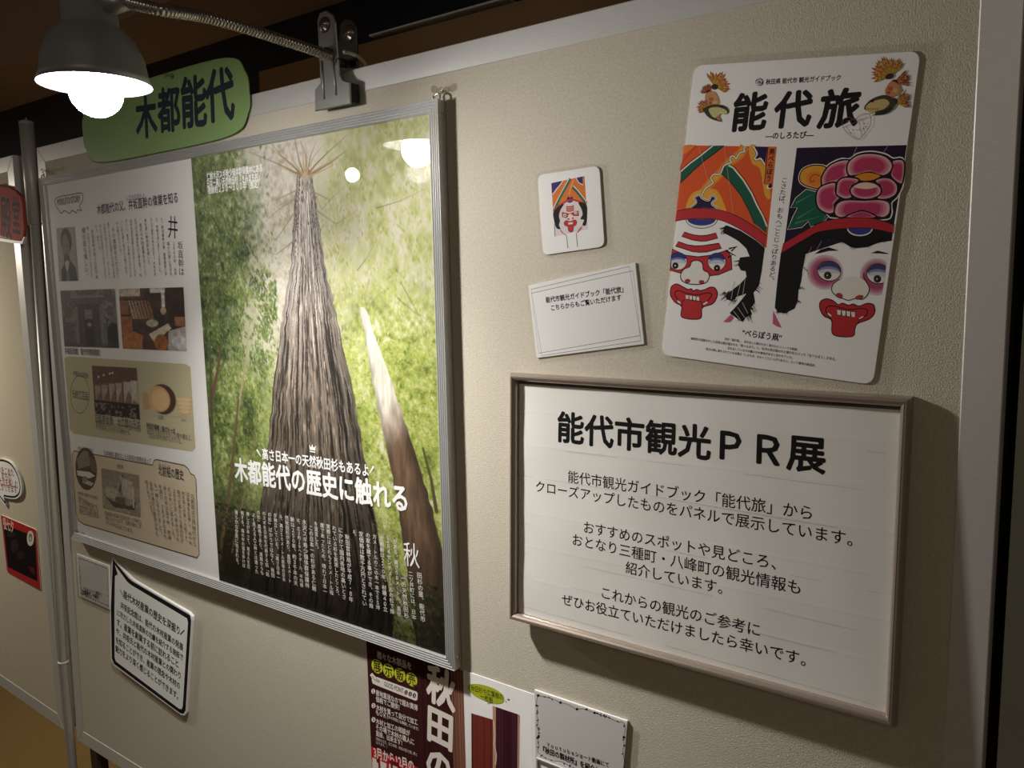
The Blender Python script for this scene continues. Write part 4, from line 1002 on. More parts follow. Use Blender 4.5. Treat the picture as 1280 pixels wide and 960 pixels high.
# right kite
g.lay = 1
g.px([(996, 184.8), (1133.7, 181.3), (1115, 296), (1060, 300), (1000, 320), (975, 330), (981, 299)], (34, 24, 48))
fl = lambda pts: zq(pts, 960, 175, 7.11)
out = fl([(475, 390), (470, 320), (530, 230), (640, 172), (725, 170), (800, 122), (920, 105), (1040, 128), (1110, 165), (1200, 176), (1200, 380), (1150, 500), (1095, 560), (1095, 660), (1020, 705), (600, 690), (530, 665), (420, 600), (412, 520)])
g.line(out, 3.2, IV, True, True); g.px(out, BLK, True)
curl = fl([(280, 330), (310, 262), (400, 225), (512, 240), (480, 320), (462, 425), (380, 420), (300, 385)]); g.line(curl, 3.2, IV, True, True); g.px(curl, (232, 158, 56), True, BLK, 1.4); g.px(fl([(340, 330), (400, 280), (470, 300), (455, 400), (380, 400)]), (232, 130, 44), True); g.line(fl([(460, 320), (420, 306), (385, 325), (375, 360), (400, 372), (412, 350)]), .9, (110, 50, 24), False, True)
leaf = fl([(178, 792), (225, 690), (268, 600), (208, 598), (250, 520), (340, 445), (430, 465), (432, 580), (530, 680), (500, 720), (380, 765), (360, 715), (300, 770)]); g.line(leaf, 2.8, IV, True); g.px(leaf, GN); g.line(leaf, 1.1, BLK, True)
for a, c in (((250, 560), (400, 480)), ((260, 700), (420, 600)), ((240, 740), (460, 680))): g.line(fl([a, c]), 2.4, (70, 132, 104), w1=.4)
def petal(pts, dark=(186, 60, 96), lite=(228, 176, 178)):
    p = fl(pts); q = spline(p); c = (sum(x for x, y in q) / len(q), sum(y for x, y in q) / len(q))
    g.px(q, lite); g.line(q, 2.1, BLK, True)
    for s_, k in ((.86, .35), (.76, .65), (.66, 1)):
        col = tuple(lite[i] * (1 - k) + dark[i] * k for i in range(3)); g.px([(c[0] + (x - c[0]) * s_, c[1] + (y - c[1]) * s_ * .98) for x, y in q], col)
petal([(1110, 182), (1210, 190), (1200, 370), (1160, 385), (1090, 320), (1105, 250)])
petal([(475, 385), (480, 320), (540, 230), (640, 182), (725, 182), (700, 260), (710, 320), (620, 370), (560, 385), (490, 410)])
petal([(700, 255), (720, 190), (800, 132), (920, 118), (1040, 142), (1105, 210), (1090, 280), (1020, 318), (900, 285), (790, 312), (720, 315)])
g.px(fl([(770, 325), (830, 298), (900, 288), (1000, 315), (950, 352), (860, 366), (800, 350)]), (226, 140, 44), True, BLK, 1.0)
petal([(425, 520), (450, 430), (520, 390), (600, 380), (600, 460), (640, 510), (590, 570), (590, 640), (530, 655), (450, 610)])
petal([(605, 450), (620, 370), (680, 332), (780, 338), (810, 362), (745, 400), (735, 470), (745, 510), (680, 525), (612, 490)])
petal([(950, 362), (1010, 336), (1090, 342), (1150, 400), (1140, 480), (1060, 525), (970, 520), (1000, 460), (1000, 400)])
petal([(590, 620), (620, 560), (700, 532), (860, 535), (1000, 530), (1080, 560), (1080, 650), (1020, 690), (930, 660), (840, 620), (750, 650), (660, 690), (600, 670)])
petal([(735, 430), (800, 382), (870, 370), (950, 382), (1005, 430), (990, 490), (900, 526), (800, 520), (740, 482)])
g.px(fl([(780, 400), (870, 376), (955, 400), (960, 420), (870, 436), (770, 420)]), (236, 206, 184), True)
petal([(690, 690), (780, 642), (840, 632), (910, 650), (955, 690)])
# band and face
fc = lambda pts: zq(pts, 960, 290, 6.857)
g.px(fc([(110, 185), (320, 60), (430, 0), (560, -30), (760, -40), (960, -20), (1066, 10), (1060, 75), (950, 92), (850, 130), (760, 140), (700, 125), (620, 75), (500, 58), (400, 95), (325, 180), (295, 330), (285, 420), (262, 500), (255, 580), (230, 655), (150, 695), (90, 690), (58, 650), (80, 420)]), BLK)
for k in range(120):
    x, y, dx, dy = rg.choice([(270, 480, 12, 14), (245, 600, 12, 10), (160, 695, 2, 16), (110, 690, -4, 12), (300, 330, 10, 20), (400, 95, 6, 18), (500, 62, 4, 16), (740, 130, 2, 18), (850, 120, 4, 18), (650, 90, -4, 16), (980, 84, 4, 14)])
    x += rg.uniform(-40, 40); y += rg.uniform(-26, 26) * .4; g.line(fc([(x - dx, y - dy), (x + dx * rg.random(), y + dy * rg.random())]), .9, BLK, w1=.2)
g.px(ell(1075, 285.6, 16, 9.6, 24, 0, 180), IV); g.px(ell(1075, 285.4, 14.6, 8.2, 24, 0, 180), BL)
tp = [(979, 304.6), (1003.7, 290), (1026, 278.4), (1047, 273.5), (1072.5, 272), (1093.6, 273.5), (1117.5, 281)]; bt = [(976, 317), (1006.7, 298.7), (1022, 290.5), (1037, 287.5), (1058.5, 285.4), (1086.6, 285.4), (1116, 291.4)]
g.px(spline(tp, False) + spline(bt, False)[::-1], (186, 44, 52)); g.line(tp, .8, BLK, False, True); g.line(bt, .8, BLK, False, True)
clip_r = lambda pts: [(min(x, 1113 - (y - 296) * .145), y) for x, y in pts]
g.lay = 30
for cx, cy, rx, ry in ((490, 345, 155, 150), (930, 385, 145, 160)):
    for s_, k in ((1, .25), (.9, .5), (.8, .75), (.68, 1)):
        col = tuple(IV[i] * (1 - k) + (176, 78, 112)[i] * k for i in range(3)); g.px(clip_r(fc(ell(cx, cy, rx * s_, ry * s_, 36))), col)
for cx, cy, px_, py in ((525, 335, 512, 372), (945, 358, 938, 402)):
    g.px(clip_r(fc(ell(cx, cy, 104, 88, 32, th=.1))), BLK); g.px(clip_r(fc(ell(cx, cy, 97, 81, 32, th=.1))), IV)
    g.px(clip_r(fc(ell(cx, cy, 97, 81, 24, 185, 365, .05))), (66, 66, 112)); g.px(clip_r(fc(ell(cx, cy + 6, 92, 46, 24, 180, 360, .05))), (136, 136, 172)); g.px(clip_r(fc(ell(cx, cy + 18, 92, 36, 24, 180, 360, .05))), (204, 202, 212))
    g.px(fc(ell(px_, py, 33, 33)), (58, 46, 40)); g.px(fc(ell(px_, py, 13, 13)), BLK); g.px(fc(ell(px_ - 3, py, 6, 6)), IV)
g.px(fc([(400, 190), (450, 150), (520, 130), (610, 160), (520, 163), (450, 180)]), BLK); g.px(clip_r(fc([(880, 182), (940, 160), (1035, 182), (1035, 190), (960, 184)])), BLK)
g.px(fc([(640, 400), (560, 450), (548, 510), (600, 560), (690, 586), (810, 576), (860, 530), (866, 470), (820, 410), (730, 380)]), IV, True)
g.line(fc([(615, 405), (560, 445), (548, 505), (598, 558), (640, 570), (690, 586), (750, 570), (810, 576), (858, 530), (866, 470), (826, 400), (822, 350)]), 1.2, BLK, False, True)
g.px(fc(ell(612, 545, 28, 20, th=.3)), (186, 60, 60), edge=BLK, ew=.6); g.px(fc(ell(783, 560, 34, 17, th=-.2)), (186, 60, 60), edge=BLK, ew=.6)
g.lay = 4
g.px(fc([(446, 660), (448, 600), (500, 572), (560, 590), (600, 622), (640, 610), (690, 628), (730, 617), (780, 635), (850, 612), (905, 625), (915, 690), (870, 745), (770, 785), (745, 830), (722, 895), (560, 880), (545, 760), (480, 720)]), (190, 50, 54), True, BLK, 1.3)
g.line(fc([(545, 750), (510, 710), (495, 665), (520, 636), (590, 640), (690, 665), (800, 655), (850, 670), (845, 710), (790, 750), (770, 780)]), 1.2, BLK, False, True)
g.px(fc([(512, 690), (545, 715), (540, 728), (512, 706)]), IV); g.px(fc([(780, 738), (818, 718), (815, 732), (782, 748)]), IV)
g.px(fc([(588, 660), (752, 688), (742, 732), (594, 712)]), BLK)
for k in range(4): x = 592 + 40 * k; y = 666 + 6 * k; g.px(fc([(x, y), (x + 33, y + 5), (x + 31, y + 46), (x + 4, y + 42)]), IV)
g.px([(966.4, 388), (977.3, 410), (971, 408), (965.8, 404.5)], PINK)
# kite strings
for a, c in (((873, 182), (897, 272)), ((905, 182), (921, 300)), ((1072, 182), (980, 384)), ((1110, 182), (1036, 300)), ((1030, 296), (976, 392)), ((866, 260), (876, 282))): g.line([a, c], .34, (206, 180, 172))
# words
g.lay = 1
for s_, a, c, tl in (('能', (917, 141), (958.5, 137.5), 1.02), ('代', (969, 138), (1014.5, 134), .98), ('旅', (1025, 137), (1073.5, 133), .98)): g.fit(s_, a, c, GB, tl, .036, .06)
g.fit('秋田県 能代市 観光ガイドブック', (957.5, 102.3), (1051, 96.8), GB, 1.12, .03); g.fit('—のしろたび—', (957, 169.8), (1017, 168.2), GB, 1.1, .03)
g.px(ell(949.5, 102.5, 5.2, 5.0), (70, 82, 84)); g.px(ell(948.5, 103.4, 3.6, 3.3), (222, 216, 208)); g.px(ell(949, 103.4, 2.2, 2.0), (70, 82, 84)); g.px(ell(948.5, 104, 1.0, .9), (222, 216, 208)); g.line([(945, 99), (950, 98.8), (953, 102)], 1.0, (222, 216, 208))
g.column('こさたば、おもへごとじっぱりあるど。', (981, 221.5), (963.5, 354), GB, 1.15, .01)
g.fit('“べらぼう凧”', (928, 415.5), (977, 422.5), GB, 1.15, .03)
for s_, a, c in (('別名「能代凧」、舌を出した顔が大きく描かれたユニークな和凧。', (906, 423.5), (997.5, 437)), ('城郭状の兜頭巾をした武者の顔が描かれた「男べらぼう」と、牡丹の花が描かれた頭巾をかぶった「女べらぼう」がある。', (863.5, 423), (1045, 449)), ('舌を出しているのは魔よけの意味があると言われている。', (909.5, 435), (991, 447)), ('両方の凧に添えられている言葉は「こさたば、おもへごとじっぱりあるど」という意味の秋田弁。', (882.5, 436), (1019.5, 457))): g.fit(s_, a, c, (60, 56, 54), 1.15, .015)
# temple fish ornaments in the corners
g.lay = 1
fr_ = random.Random(21)
def fan(cx, cy, r, a0, a1, n, c1, c2, tip):
    for layer, (rr_, dr) in enumerate(((1.0, 0), (.80, 3), (.58, -2))):
        m_ = max(4, int(n * (1.25 - .2 * layer)))
        for k in range(m_):
            w_ = (a1 - a0) / m_ * .62; tm = math.radians(a0 + (a1 - a0) * (k + .5) / m_ + fr_.uniform(-3, 3) + dr); q = r * rr_ * fr_.uniform(.86, 1.1); h_ = math.radians(w_)
            col = tuple(v_ + fr_.uniform(-16, 16) - 10 * layer for v_ in (c1 if (k + layer) % 2 else c2))
            P_ = lambda f, t: (cx + q * f * math.cos(t), cy + q * f * math.sin(t))
            g.px([(cx, cy), P_(.55, tm - h_), P_(.84, tm - h_ * .9), P_(1, tm), P_(.84, tm + h_ * .9), P_(.55, tm + h_)], col)
            g.px([P_(.84, tm - h_ * .75), P_(1.08, tm), P_(.84, tm + h_ * .75)], tip)
            if layer < 2: g.line([P_(.2, tm), P_(.78, tm)], .45, tuple(v_ * .72 for v_ in col))
Y1, Y2, TIP = (216, 176, 84), (198, 148, 70), (172, 84, 58)
fan(894, 109, 19, -125, 25, 11, Y1, Y2, TIP); g.px(ell(893.5, 108.5, 4.5, 3.6), (54, 50, 36))
fan(886, 116, 10.5, -190, -60, 8, (204, 128, 84), (180, 100, 66), (120, 52, 40)); g.px(ell(886, 114.5, 3.4, 2.4), (92, 34, 26))
g.px([(882, 118), (892, 114), (898, 122), (899, 130), (890, 133), (883, 128)], (206, 150, 100), True); g.px(ell(889, 124, 3, 2.4), (190, 96, 70)); g.px(ell(894, 128, 2.6, 2), (226, 182, 122)); g.px(ell(888, 129, 2, 2), (172, 84, 60))
fan(886, 137, 14.5, -205, -100, 9, Y1, (204, 132, 76), (150, 66, 46))
g.px([(879, 136), (890, 131), (900, 131), (908, 134), (911, 139), (908, 143), (903, 142), (899, 146), (902, 152), (892, 150), (885, 146), (881, 141)], (60, 66, 48), True)
g.px([(886, 137), (893, 134), (902, 135), (909, 139), (907, 142), (901, 142), (897, 147), (891, 146)], (206, 196, 138), True); g.px([(895, 146), (899, 144), (902, 151), (897, 150)], (196, 120, 110)); g.px(ell(902.5, 133.6, 2.0, 1.3), (34, 26, 24))
for k in range(5): g.px([(899 + 2 * k, 140.5), (900 + 2 * k, 143.5), (901 + 2 * k, 140.5)], (232, 214, 150))
fan(1113, 95, 23, -205, -40, 13, Y1, Y2, TIP); g.px(ell(1112, 95.5, 5.5, 3.4, th=-.4), (58, 48, 34))
fan(1119, 102, 17.5, -48, 22, 7, (208, 158, 82), (180, 112, 60), (128, 40, 36)); g.px(ell(1118.5, 102.5, 4.2, 3), (96, 32, 28))
g.px([(1107, 112), (1114, 102), (1123, 106), (1124, 116), (1116, 121), (1108, 119)], (206, 140, 96), True); g.px(ell(1113, 111, 3.2, 2.6), (188, 92, 66)); g.px(ell(1119, 113, 2.6, 3), (226, 170, 116)); g.px(ell(1111, 116, 2.2, 1.8), (160, 76, 56))
fan(1119, 128, 18.5, -58, 22, 9, Y1, Y2, (140, 62, 44)); g.px(ell(1117, 127, 5.5, 4), (44, 42, 34))
g.px([(1081, 137), (1084, 129), (1092, 123), (1104, 119), (1113, 121), (1120, 128), (1116, 136), (1108, 142), (1098, 143), (1090, 145), (1095, 141)], (70, 66, 48), True)
g.px([(1082.5, 136), (1086, 130), (1094, 126), (1106, 124), (1112, 129), (1106, 136), (1096, 139), (1090, 142)], (206, 184, 120), True); g.px(ell(1090.5, 126.5, 2.2, 1.7), (34, 26, 24)); g.px([(1092, 143.5), (1104, 139), (1114, 134), (1117, 136), (1106, 143), (1096, 144.5)], (44, 46, 36))
for k in range(5): g.px([(1084 + 3 * k, 135.5), (1085.5 + 3 * k, 138.5), (1087 + 3 * k, 135.8)], (188, 96, 74))
st = [(1053.5, 155), (1055, 149), (1062, 147), (1069, 150), (1073, 146), (1080, 142.5), (1087, 143), (1089, 149), (1088, 157), (1081, 167), (1073, 174.5), (1063, 169), (1056, 162)]
g.line(st, .6, (140, 84, 78), True, True)
for a, c in (((1054, 160), (1086, 146)), ((1074, 150), (1078, 171)), ((1076, 150), (1084, 147)), ((1058, 152), (1068, 149))): g.line([a, c], .5, (140, 84, 78))
for x, y in ((1080, 154), (1082, 158), (1079, 160), (1063, 166), (1074, 162), (1066, 162)): g.line([(x, y), (x + 1.6, y + 1.2)], .9, (120, 70, 66))
g.build('artwork', guide, M['ink_gloss'])

# --- small card with a kite
kite, k_ = card('kite_card', 'small rounded white card with a kite face on sticks, left of the guidebook cover', 'card', BOARD, [(672, 219), (749, 207), (755.5, 308), (679, 319)], .008, film=.004)
kz = lambda pts: zq(pts, 680, 200, 8)
k_.px(kz([(72, 232), (405, 160), (440, 690), (110, 765)]), (228, 220, 214)); k_.px(kz([(72, 232), (405, 160), (424, 440), (300, 395), (250, 393), (160, 450), (92, 515)]), (226, 124, 52))
k_.px(kz([(72, 232), (190, 206), (170, 240), (150, 262), (120, 290), (96, 330), (80, 345)]), (60, 44, 110)); k_.line(kz([(190, 206), (165, 245), (130, 285), (85, 345)]), 1.2, IV); k_.px(kz([(325, 178), (385, 165), (388, 240), (360, 240), (340, 205)]), (60, 44, 110)); k_.line(kz([(322, 180), (345, 225), (390, 250)]), 1.0, IV)
k_.px(kz([(385, 165), (405, 160), (412, 300), (398, 305)]), (222, 150, 70)); k_.column('男べらぼう', (729.4, 221), (730.6, 237), BLK, .9)
k_.line(kz([(262, 186), (205, 290), (150, 390), (100, 500)]), 4.0, (40, 110, 80)); k_.line(kz([(250, 186), (193, 290), (138, 390), (92, 490)]), 1.1, IV); k_.line(kz([(285, 268), (335, 320), (385, 385), (425, 432)]), 3.6, (40, 110, 80)); k_.line(kz([(292, 258), (345, 312), (395, 378), (425, 420)]), 1.0, IV)
k_.line(kz([(300, 200), (280, 240), (262, 290), (250, 350)]), .9, (236, 190, 120)); k_.px(kz([(225, 395), (240, 365), (262, 380), (285, 362), (290, 392)]), NV)
k_.px(kz(ell(258, 405, 42, 38, 16, 0, 180)), IV); k_.px(kz(ell(258, 400, 34, 30, 16, 0, 180)), (86, 70, 150))
k_.line(kz([(92, 515), (160, 450), (250, 402), (300, 400), (424, 440)]), 2.0, RED, False, True)
k_.px(kz([(95, 520), (160, 455), (200, 440), (165, 500), (150, 560), (160, 610), (150, 650), (165, 690), (125, 680), (100, 600)]), BLK, True); k_.px(kz([(345, 425), (424, 445), (432, 560), (420, 650), (385, 650), (400, 600), (365, 590), (385, 545), (375, 490)]), BLK, True)
for y in (462, 482, 502): k_.line(kz([(222, y + 4), (260, y + 8), (300, y - 4)]), 1.6, RED, False, True)
k_.px(kz([(180, 520), (255, 535), (345, 505), (350, 560), (300, 560), (262, 545), (225, 580), (180, 570)]), RED)
for x, y in ((208, 552), (318, 530)): k_.px(kz(ell(x, y, 21, 20)), BLK); k_.px(kz(ell(x, y, 17, 16)), IV); k_.px(kz(ell(x + 2, y + 2, 7, 7)), BLK)
k_.px(kz(ell(264, 565, 24, 26)), IV); k_.px(kz(ell(245, 590, 12, 8)), RED); k_.px(kz(ell(288, 582, 12, 8)), RED)
k_.px(kz([(200, 630), (220, 605), (262, 615), (305, 598), (328, 615), (320, 650), (298, 665), (290, 712), (265, 722), (244, 705), (238, 668), (210, 655)]), RED, True, BLK, .5); k_.px(kz([(240, 628), (290, 622), (288, 640), (246, 646)]), IV)
k_.px(kz([(160, 690), (200, 735), (228, 752), (205, 750), (165, 715)]), PINK); k_.px(kz([(388, 652), (375, 690), (340, 728), (328, 725), (350, 690)]), PINK)
for a, c in (((224, 750), (240, 882)), ((322, 728), (336, 868)), ((104, 640), (110, 766))): k_.line(kz([a, c]), .8, (96, 60, 60))
k_.build('artwork', kite, M['ink_gloss'])

# --- white card pointing to the online guide
info, q = card('info_card', 'white landscape card with a double hairline border, below the small kite card', 'card', BOARD, [(660.5, 357), (794, 328.5), (805, 430), (671, 447.5)], 0, film=.003)
iz = lambda pts: zq(pts, 660, 320, 7.387)
q.line(iz([(30, 308), (935, 97), (1043, 783), (128, 920)]), .55, BK, True); q.line(iz([(30, 344), (970, 136), (1038, 735), (100, 898)]), .55, BK, True)
q.fit('能代市観光ガイドブック「能代旅」', (682.3, 375), (779, 361.5), BK, 1.1, .03); q.fit('こちらからもご覧いただけます', (689, 385), (776.5, 371.5), BK, 1.05, .03)
q.build('lettering', info)

# --- green title sign on the top rail
SD = .0075
sx = lambda x, y: BOARD.px(x, y, SD)
x1 = sx(310.5, 110)[0]; zt = sx(281, 70.5)[1]; zb = sx(262, 176)[1]; x0 = x1 - .50
sign = thing('title_sign', 'green rounded title sign with dark characters, fixed over the top rail beside the lit lamp', 'sign', ((x0 + x1) / 2, 0, zb))
w = x1 - x0; h = zt - zb
def pillow(x0, x1, zb, zt): return spline([(x0, (zb + zt) / 2), (x0 + .006, zt - .030), (x0 + .05, zt - .002), ((x0 + x1) / 2, zt + .002), (x1 - .05, zt - .002), (x1 - .006, zt - .030), (x1, (zb + zt) / 2), (x1 - .006, zb + .030), (x1 - .05, zb + .002), ((x0 + x1) / 2, zb - .002), (x0 + .05, zb + .002), (x0 + .006, zb + .030)])
green = material('green_sign_print', (136, 164, 102), .4, spec=.4)
b = MB(); b.slab(BOARD, pillow(x0, x1, zb, zt), SD, .0055, .0008); b.build('sign_board', green, sign)
t_ = Ink(BOARD, SD)
DK = (44, 50, 60)
for s_, a, c in (('代', (257.5, 121), (292, 115)), ('能', (227, 129), (257.5, 124.5)), ('都', (197.5, 138.5), (224.5, 134.5)), ('木', (170, 146.5), (195.5, 143))): t_.fit(s_, a, c, DK, 1.12, .03)
t_.build('lettering', sign)
pp = BOARD.px(218, 96, SD); push_pin('clear push pin stuck through the top of the green title sign', pp[0], pp[1], SD)

# --- small card with a vine border, lower left of the board
sq, v = card('vine_card', 'small square white card with vine border, below the left end of the framed poster', 'card', BOARD, [(95.5, 692), (136.5, 707.5), (137.5, 762.5), (99, 745)], 0, film=.002)
def vine(ink, pts, col, w, n, size, seed):
    ink.line(pts, w, col, True); r = random.Random(seed); m = len(pts)
    for k in range(n):
        i = r.randrange(m); t = r.random(); a, c = pts[i], pts[(i + 1) % m]; x = a[0] + (c[0] - a[0]) * t; y = a[1] + (c[1] - a[1]) * t; th = r.uniform(0, 6.28)
        ink.px(ell(x + size * .6 * math.cos(th), y + size * .6 * math.sin(th), size, size * .5, 8, th=th), col)
vine(v, [(98, 697), (134, 710.5), (135.5, 757.5), (101.5, 742)], (66, 62, 58), .5, 26, 1.0, 2)
v.fit('YouTube ショート動画にて', (104, 735), (128, 743.5), BK, 1.2, .02); v.fit('「木都能代」を紹介', (102, 739), (124, 747), BK, 1.2, .04); v.build('lettering', sq)

# --- speech bubble panel
bo = [(141, 699), (138.6, 760), (139.8, 823), (142.5, 830), (225, 891.5), (229.5, 892.5), (232, 888), (239, 776), (237.5, 769), (166, 727), (161, 723)]
bq = [(140, 696.5), (161.5, 721), (166.5, 725.5), (236, 766), (239.8, 771), (240, 776), (232.8, 891), (230.5, 894.5), (226, 893.5), (142, 831.5), (138.6, 825), (137.6, 760)]
bub = thing('speech_bubble_panel', 'white foam speech bubble panel with thick black outline, below the framed poster', 'panel', BOARD.P(BOARD.px(190, 800, .006)[0], BOARD.px(228, 893, .006)[1], 0))
b = MB(); b.slab(BOARD, [BOARD.px(x, y, .006) for x, y in bq], .006, .0006); b.build('foam_board', M['board_white'], bub)
bi = Ink(BOARD, .006); bi.px(bo, BLK)
bi.px([(143.6, 706), (147.2, 718.5), (145, 718.8), (143.6, 720.8), (143, 760), (143.2, 822), (145, 827), (224, 886), (227, 886.5), (228.4, 883), (235, 778), (233.8, 773), (163.5, 731), (158.5, 726.5)], (238, 240, 234))
B5 = 4.575
bz = lambda x, y: (130 + x / B5, 690 + y / B5)
for s_, a, c in (('能代木材産業の歴史を深掘り', (112, 240), (432, 452)), ('井坂記念館は、能代の木材産業の発展', (95, 302), (452, 548)), ('に尽力した井坂直幹の功績を紹介する施設で', (76, 345), (452, 606)), ('す。産業を創業する前に訪れること', (74, 398), (425, 642)), ('や、井坂氏と能代の木材産業との関わり', (70, 448), (438, 710)), ('を知ることができ、産業の理念や木材の', (68, 500), (434, 768)), ('魅力をより深く感じることができます。', (66, 548), (424, 826))): bi.fit(s_, bz(*a), bz(*c), (40, 44, 36), 1.25, .03)
bi.line([bz(92, 214), bz(112, 258)], 1.0, (90, 90, 84)); bi.line([bz(460, 448), bz(436, 472)], 1.2, (50, 50, 46)); bi.build('lettering', bub)

# --- wood market poster cut off by the bottom of the photograph
TLm = BOARD.px(458, 803, .0014); TRm = BOARD.px(668.5, 868.5, .0014); zt = TRm[1]
mk_q = [(TLm[0], zt), (TRm[0], zt), (TRm[0], zt - .24), (TLm[0], zt - .24)]
mkt = thing('market_poster', 'dark and white wood market poster tucked under the lower right corner of the framed poster', 'poster', BOARD.P((TLm[0] + TRm[0]) / 2, zt - .24, 0))
b = MB(); b.slab(BOARD, mk_q, .0014, .0004); b.build('poster_sheet', M['gloss'], mkt)
m = Ink(BOARD, .0014)
xs_ = BOARD.px(579, 845, .0014)[0]; xb = BOARD.px(564, 860, .0014)[0]; x0 = TLm[0]
m.poly([(x0, zt), (xs_, zt), (xs_, zt - .24), (x0, zt - .24)], (58, 24, 26))
rr = random.Random(8)
for k in range(30):
    a = x0 + (xb - x0) * (.42 + .58 * rr.random()); m.stroke([(a, zt), (a + rr.uniform(-.002, .002), zt - .24)], rr.uniform(.0006, .002), rr.choice([(66, 30, 30), (50, 20, 22), (74, 36, 32)]))
m.poly([(xb, zt), (xs_, zt), (xs_, zt - .24), (xb, zt - .24)], (130, 86, 70))
for k in range(9):
    a = xb + (xs_ - xb) * rr.random() * .95; m.stroke([(a, zt), (a + .0008, zt - .24)], rr.uniform(.0006, .0022), rr.choice([(152, 106, 84), (112, 70, 58), (164, 122, 98), (98, 58, 50)]))
redz = BOARD.px(458, 930, .0014)[1]; xr = BOARD.px(522, 940, .0014)[0]
m.poly([(x0, redz), (xr, redz), (xr, zt - .24), (x0, zt - .24)], (192, 30, 40))
CR = (236, 226, 214)
c6 = lambda x, y: (450 + x / 6, 800 + y / 6)
m.fit('様々な木製品を', c6(128, 108), c6(385, 198), (206, 196, 186), 1.25, .03)
for (x, y), s_ in (((128, 198), '展'), ((214, 230), '示'), ((300, 262), '販'), ((388, 296), '売')):
    x_, y_ = c6(x, y); m.px([(x_ + dx, y_ + dy + .33 * dx) for dx, dy in ell(0, 0, 6.9, 8.6)], (198, 200, 52)); m.fit(s_, (x_ - 4.6, y_ - 1.5), (x_ + 4.6, y_ + 1.5), BLK, 1.25, .018)
m.px([c6(88, 300), c6(92, 275), c6(130, 278), c6(425, 388), c6(433, 400), c6(430, 450), c6(415, 455), c6(130, 342), c6(95, 325)], CR); m.px([c6(74, 262), c6(92, 246), c6(110, 268), c6(140, 296), c6(146, 316), c6(118, 312), c6(92, 290)], CR)
m.line([c6(90, 268), c6(112, 300), c6(146, 318)], .7, BLK); m.line([c6(120, 290), c6(150, 312)], .7, BLK)
m.fit('GOOD POINT', c6(182, 325), c6(326, 382), (60, 40, 40), 1.75, .015)
for k in range(3): x_, y_ = c6(346 + 31 * k, 394 + 11 * k); m.px(ell(x_, y_, 2.1, 3.0), (60, 30, 30)); m.fit('１２３'[k], (x_ - .7, y_ - .2), (x_ + .7, y_ + .2), CR, 1.2, .03)
for n_, (x, y) in (('１', (100, 384)), ('２', (102, 492)), ('３', (102, 597))): x_, y_ = c6(x, y); m.px(ell(x_, y_, 2.5, 3.2), CR); m.fit(n_, (x_ - .8, y_ - .3), (x_ + .8, y_ + .3), (58, 24, 26), 1.2, .05)
for s_, a, c, t, wt in (('産地直送なので超お買得', (120, 392), (432, 510), 1.3, .018), ('価格でご提供！', (120, 440), (296, 505), 1.3, .018), ('木材を買って自分で加工', (122, 502), (432, 618), 1.3, .018), ('もＯＫ！', (120, 540), (208, 574), 1.3, .018), ('（木の学校にも隣接しています）', (210, 574), (438, 668), 1.3, .01),
                        ('木材と加工の相談が', (120, 606), (375, 700), 1.3, .018), ('その場で木材の職人に', (120, 650), (405, 766), 1.3, .018), ('直接、出来ます！', (120, 696), (316, 772), 1.3, .018), ('（事前の注文、加工依頼、商品の受け渡し等と', (120, 738), (430, 860), 1.3, .0), ('なります。）', (122, 766), (205, 800), 1.3, .0)):
    m.fit(s_, c6(*a), c6(*c), CR, t, wt)
m.fit('3月から12月の', c6(104, 838), c6(404, 946), CR, 1.5, .025)
for a_, c_ in ((88, 200), (212, 330), (342, 420)):
    m.px([c6(a_ + 6, 880 + (a_ - 88) * .37), c6(c_, 900 + (c_ - 130) * .37), c6(c_ - 4, 1100), c6(a_ + 4, 1060)], CR)
m.fit('１', c6(128, 945), c6(166, 960), (120, 20, 28), 1.6, .06); m.fit('日', c6(240, 985), c6(300, 1006), (120, 20, 28), 1.6, .05)
m.column('秋田の木', (552, 834), (547, 1030), CR, .88, .035)
mw = lambda x, y: (540 + x / 7.955, 830 + y / 7.955)
m.px([mw(362, 240), mw(372, 205), mw(430, 197), mw(520, 210), mw(620, 245), mw(700, 300), mw(718, 350), mw(700, 385), mw(640, 396), mw(585, 380), mw(560, 400), mw(545, 375), mw(440, 325), mw(385, 280)], (172, 180, 40), True)
m.fit('秋田杉や広葉樹の', mw(390, 232), mw(706, 330), BLK, 1.35, .012); m.fit('一枚板', mw(482, 318), mw(608, 366), BLK, 1.35, .012)
m.px([mw(392, 488), mw(606, 552), mw(640, 900), mw(625, 1100), mw(395, 1100)], (112, 44, 36)); m.px([mw(392, 488), mw(404, 492), mw(408, 1100), mw(395, 1100)], (64, 30, 28))
for k in range(8): x = 420 + 24 * k; m.line([mw(x, 500 + k * 7), mw(x + rr.uniform(-4, 10), 800), mw(x, 1100)], rr.uniform(.5, 1.6), rr.choice([(124, 54, 42), (98, 36, 30)]))
m.px([mw(604, 415), mw(636, 425), mw(634, 1100), mw(606, 1100), mw(606, 600)], (190, 150, 116)); m.px([mw(636, 425), mw(858, 500), mw(850, 1100), mw(636, 1100)], (66, 26, 34)); m.px([mw(854, 500), mw(872, 506), mw(862, 1100), mw(848, 1100)], (186, 140, 108))
for k in range(9): x = 650 + 22 * k; m.line([mw(x, 440 + k * 7), mw(x + rr.uniform(-8, 8), 800), mw(x, 1100)], rr.uniform(.5, 1.8), rr.choice([(84, 36, 40), (54, 20, 30), (74, 40, 56)]))
m.line([mw(612, 560), mw(626, 700), mw(620, 800), mw(640, 900), mw(632, 1000)], 1.4, (220, 196, 180), smooth=True)
m.line([mw(760, 340), mw(762, 362)], .8, GR); m.line([mw(750, 352), mw(774, 352)], .8, GR); m.px(ell(*mw(736, 372), .6, .6), GR)
m.build('artwork', mkt, M['ink_gloss'])

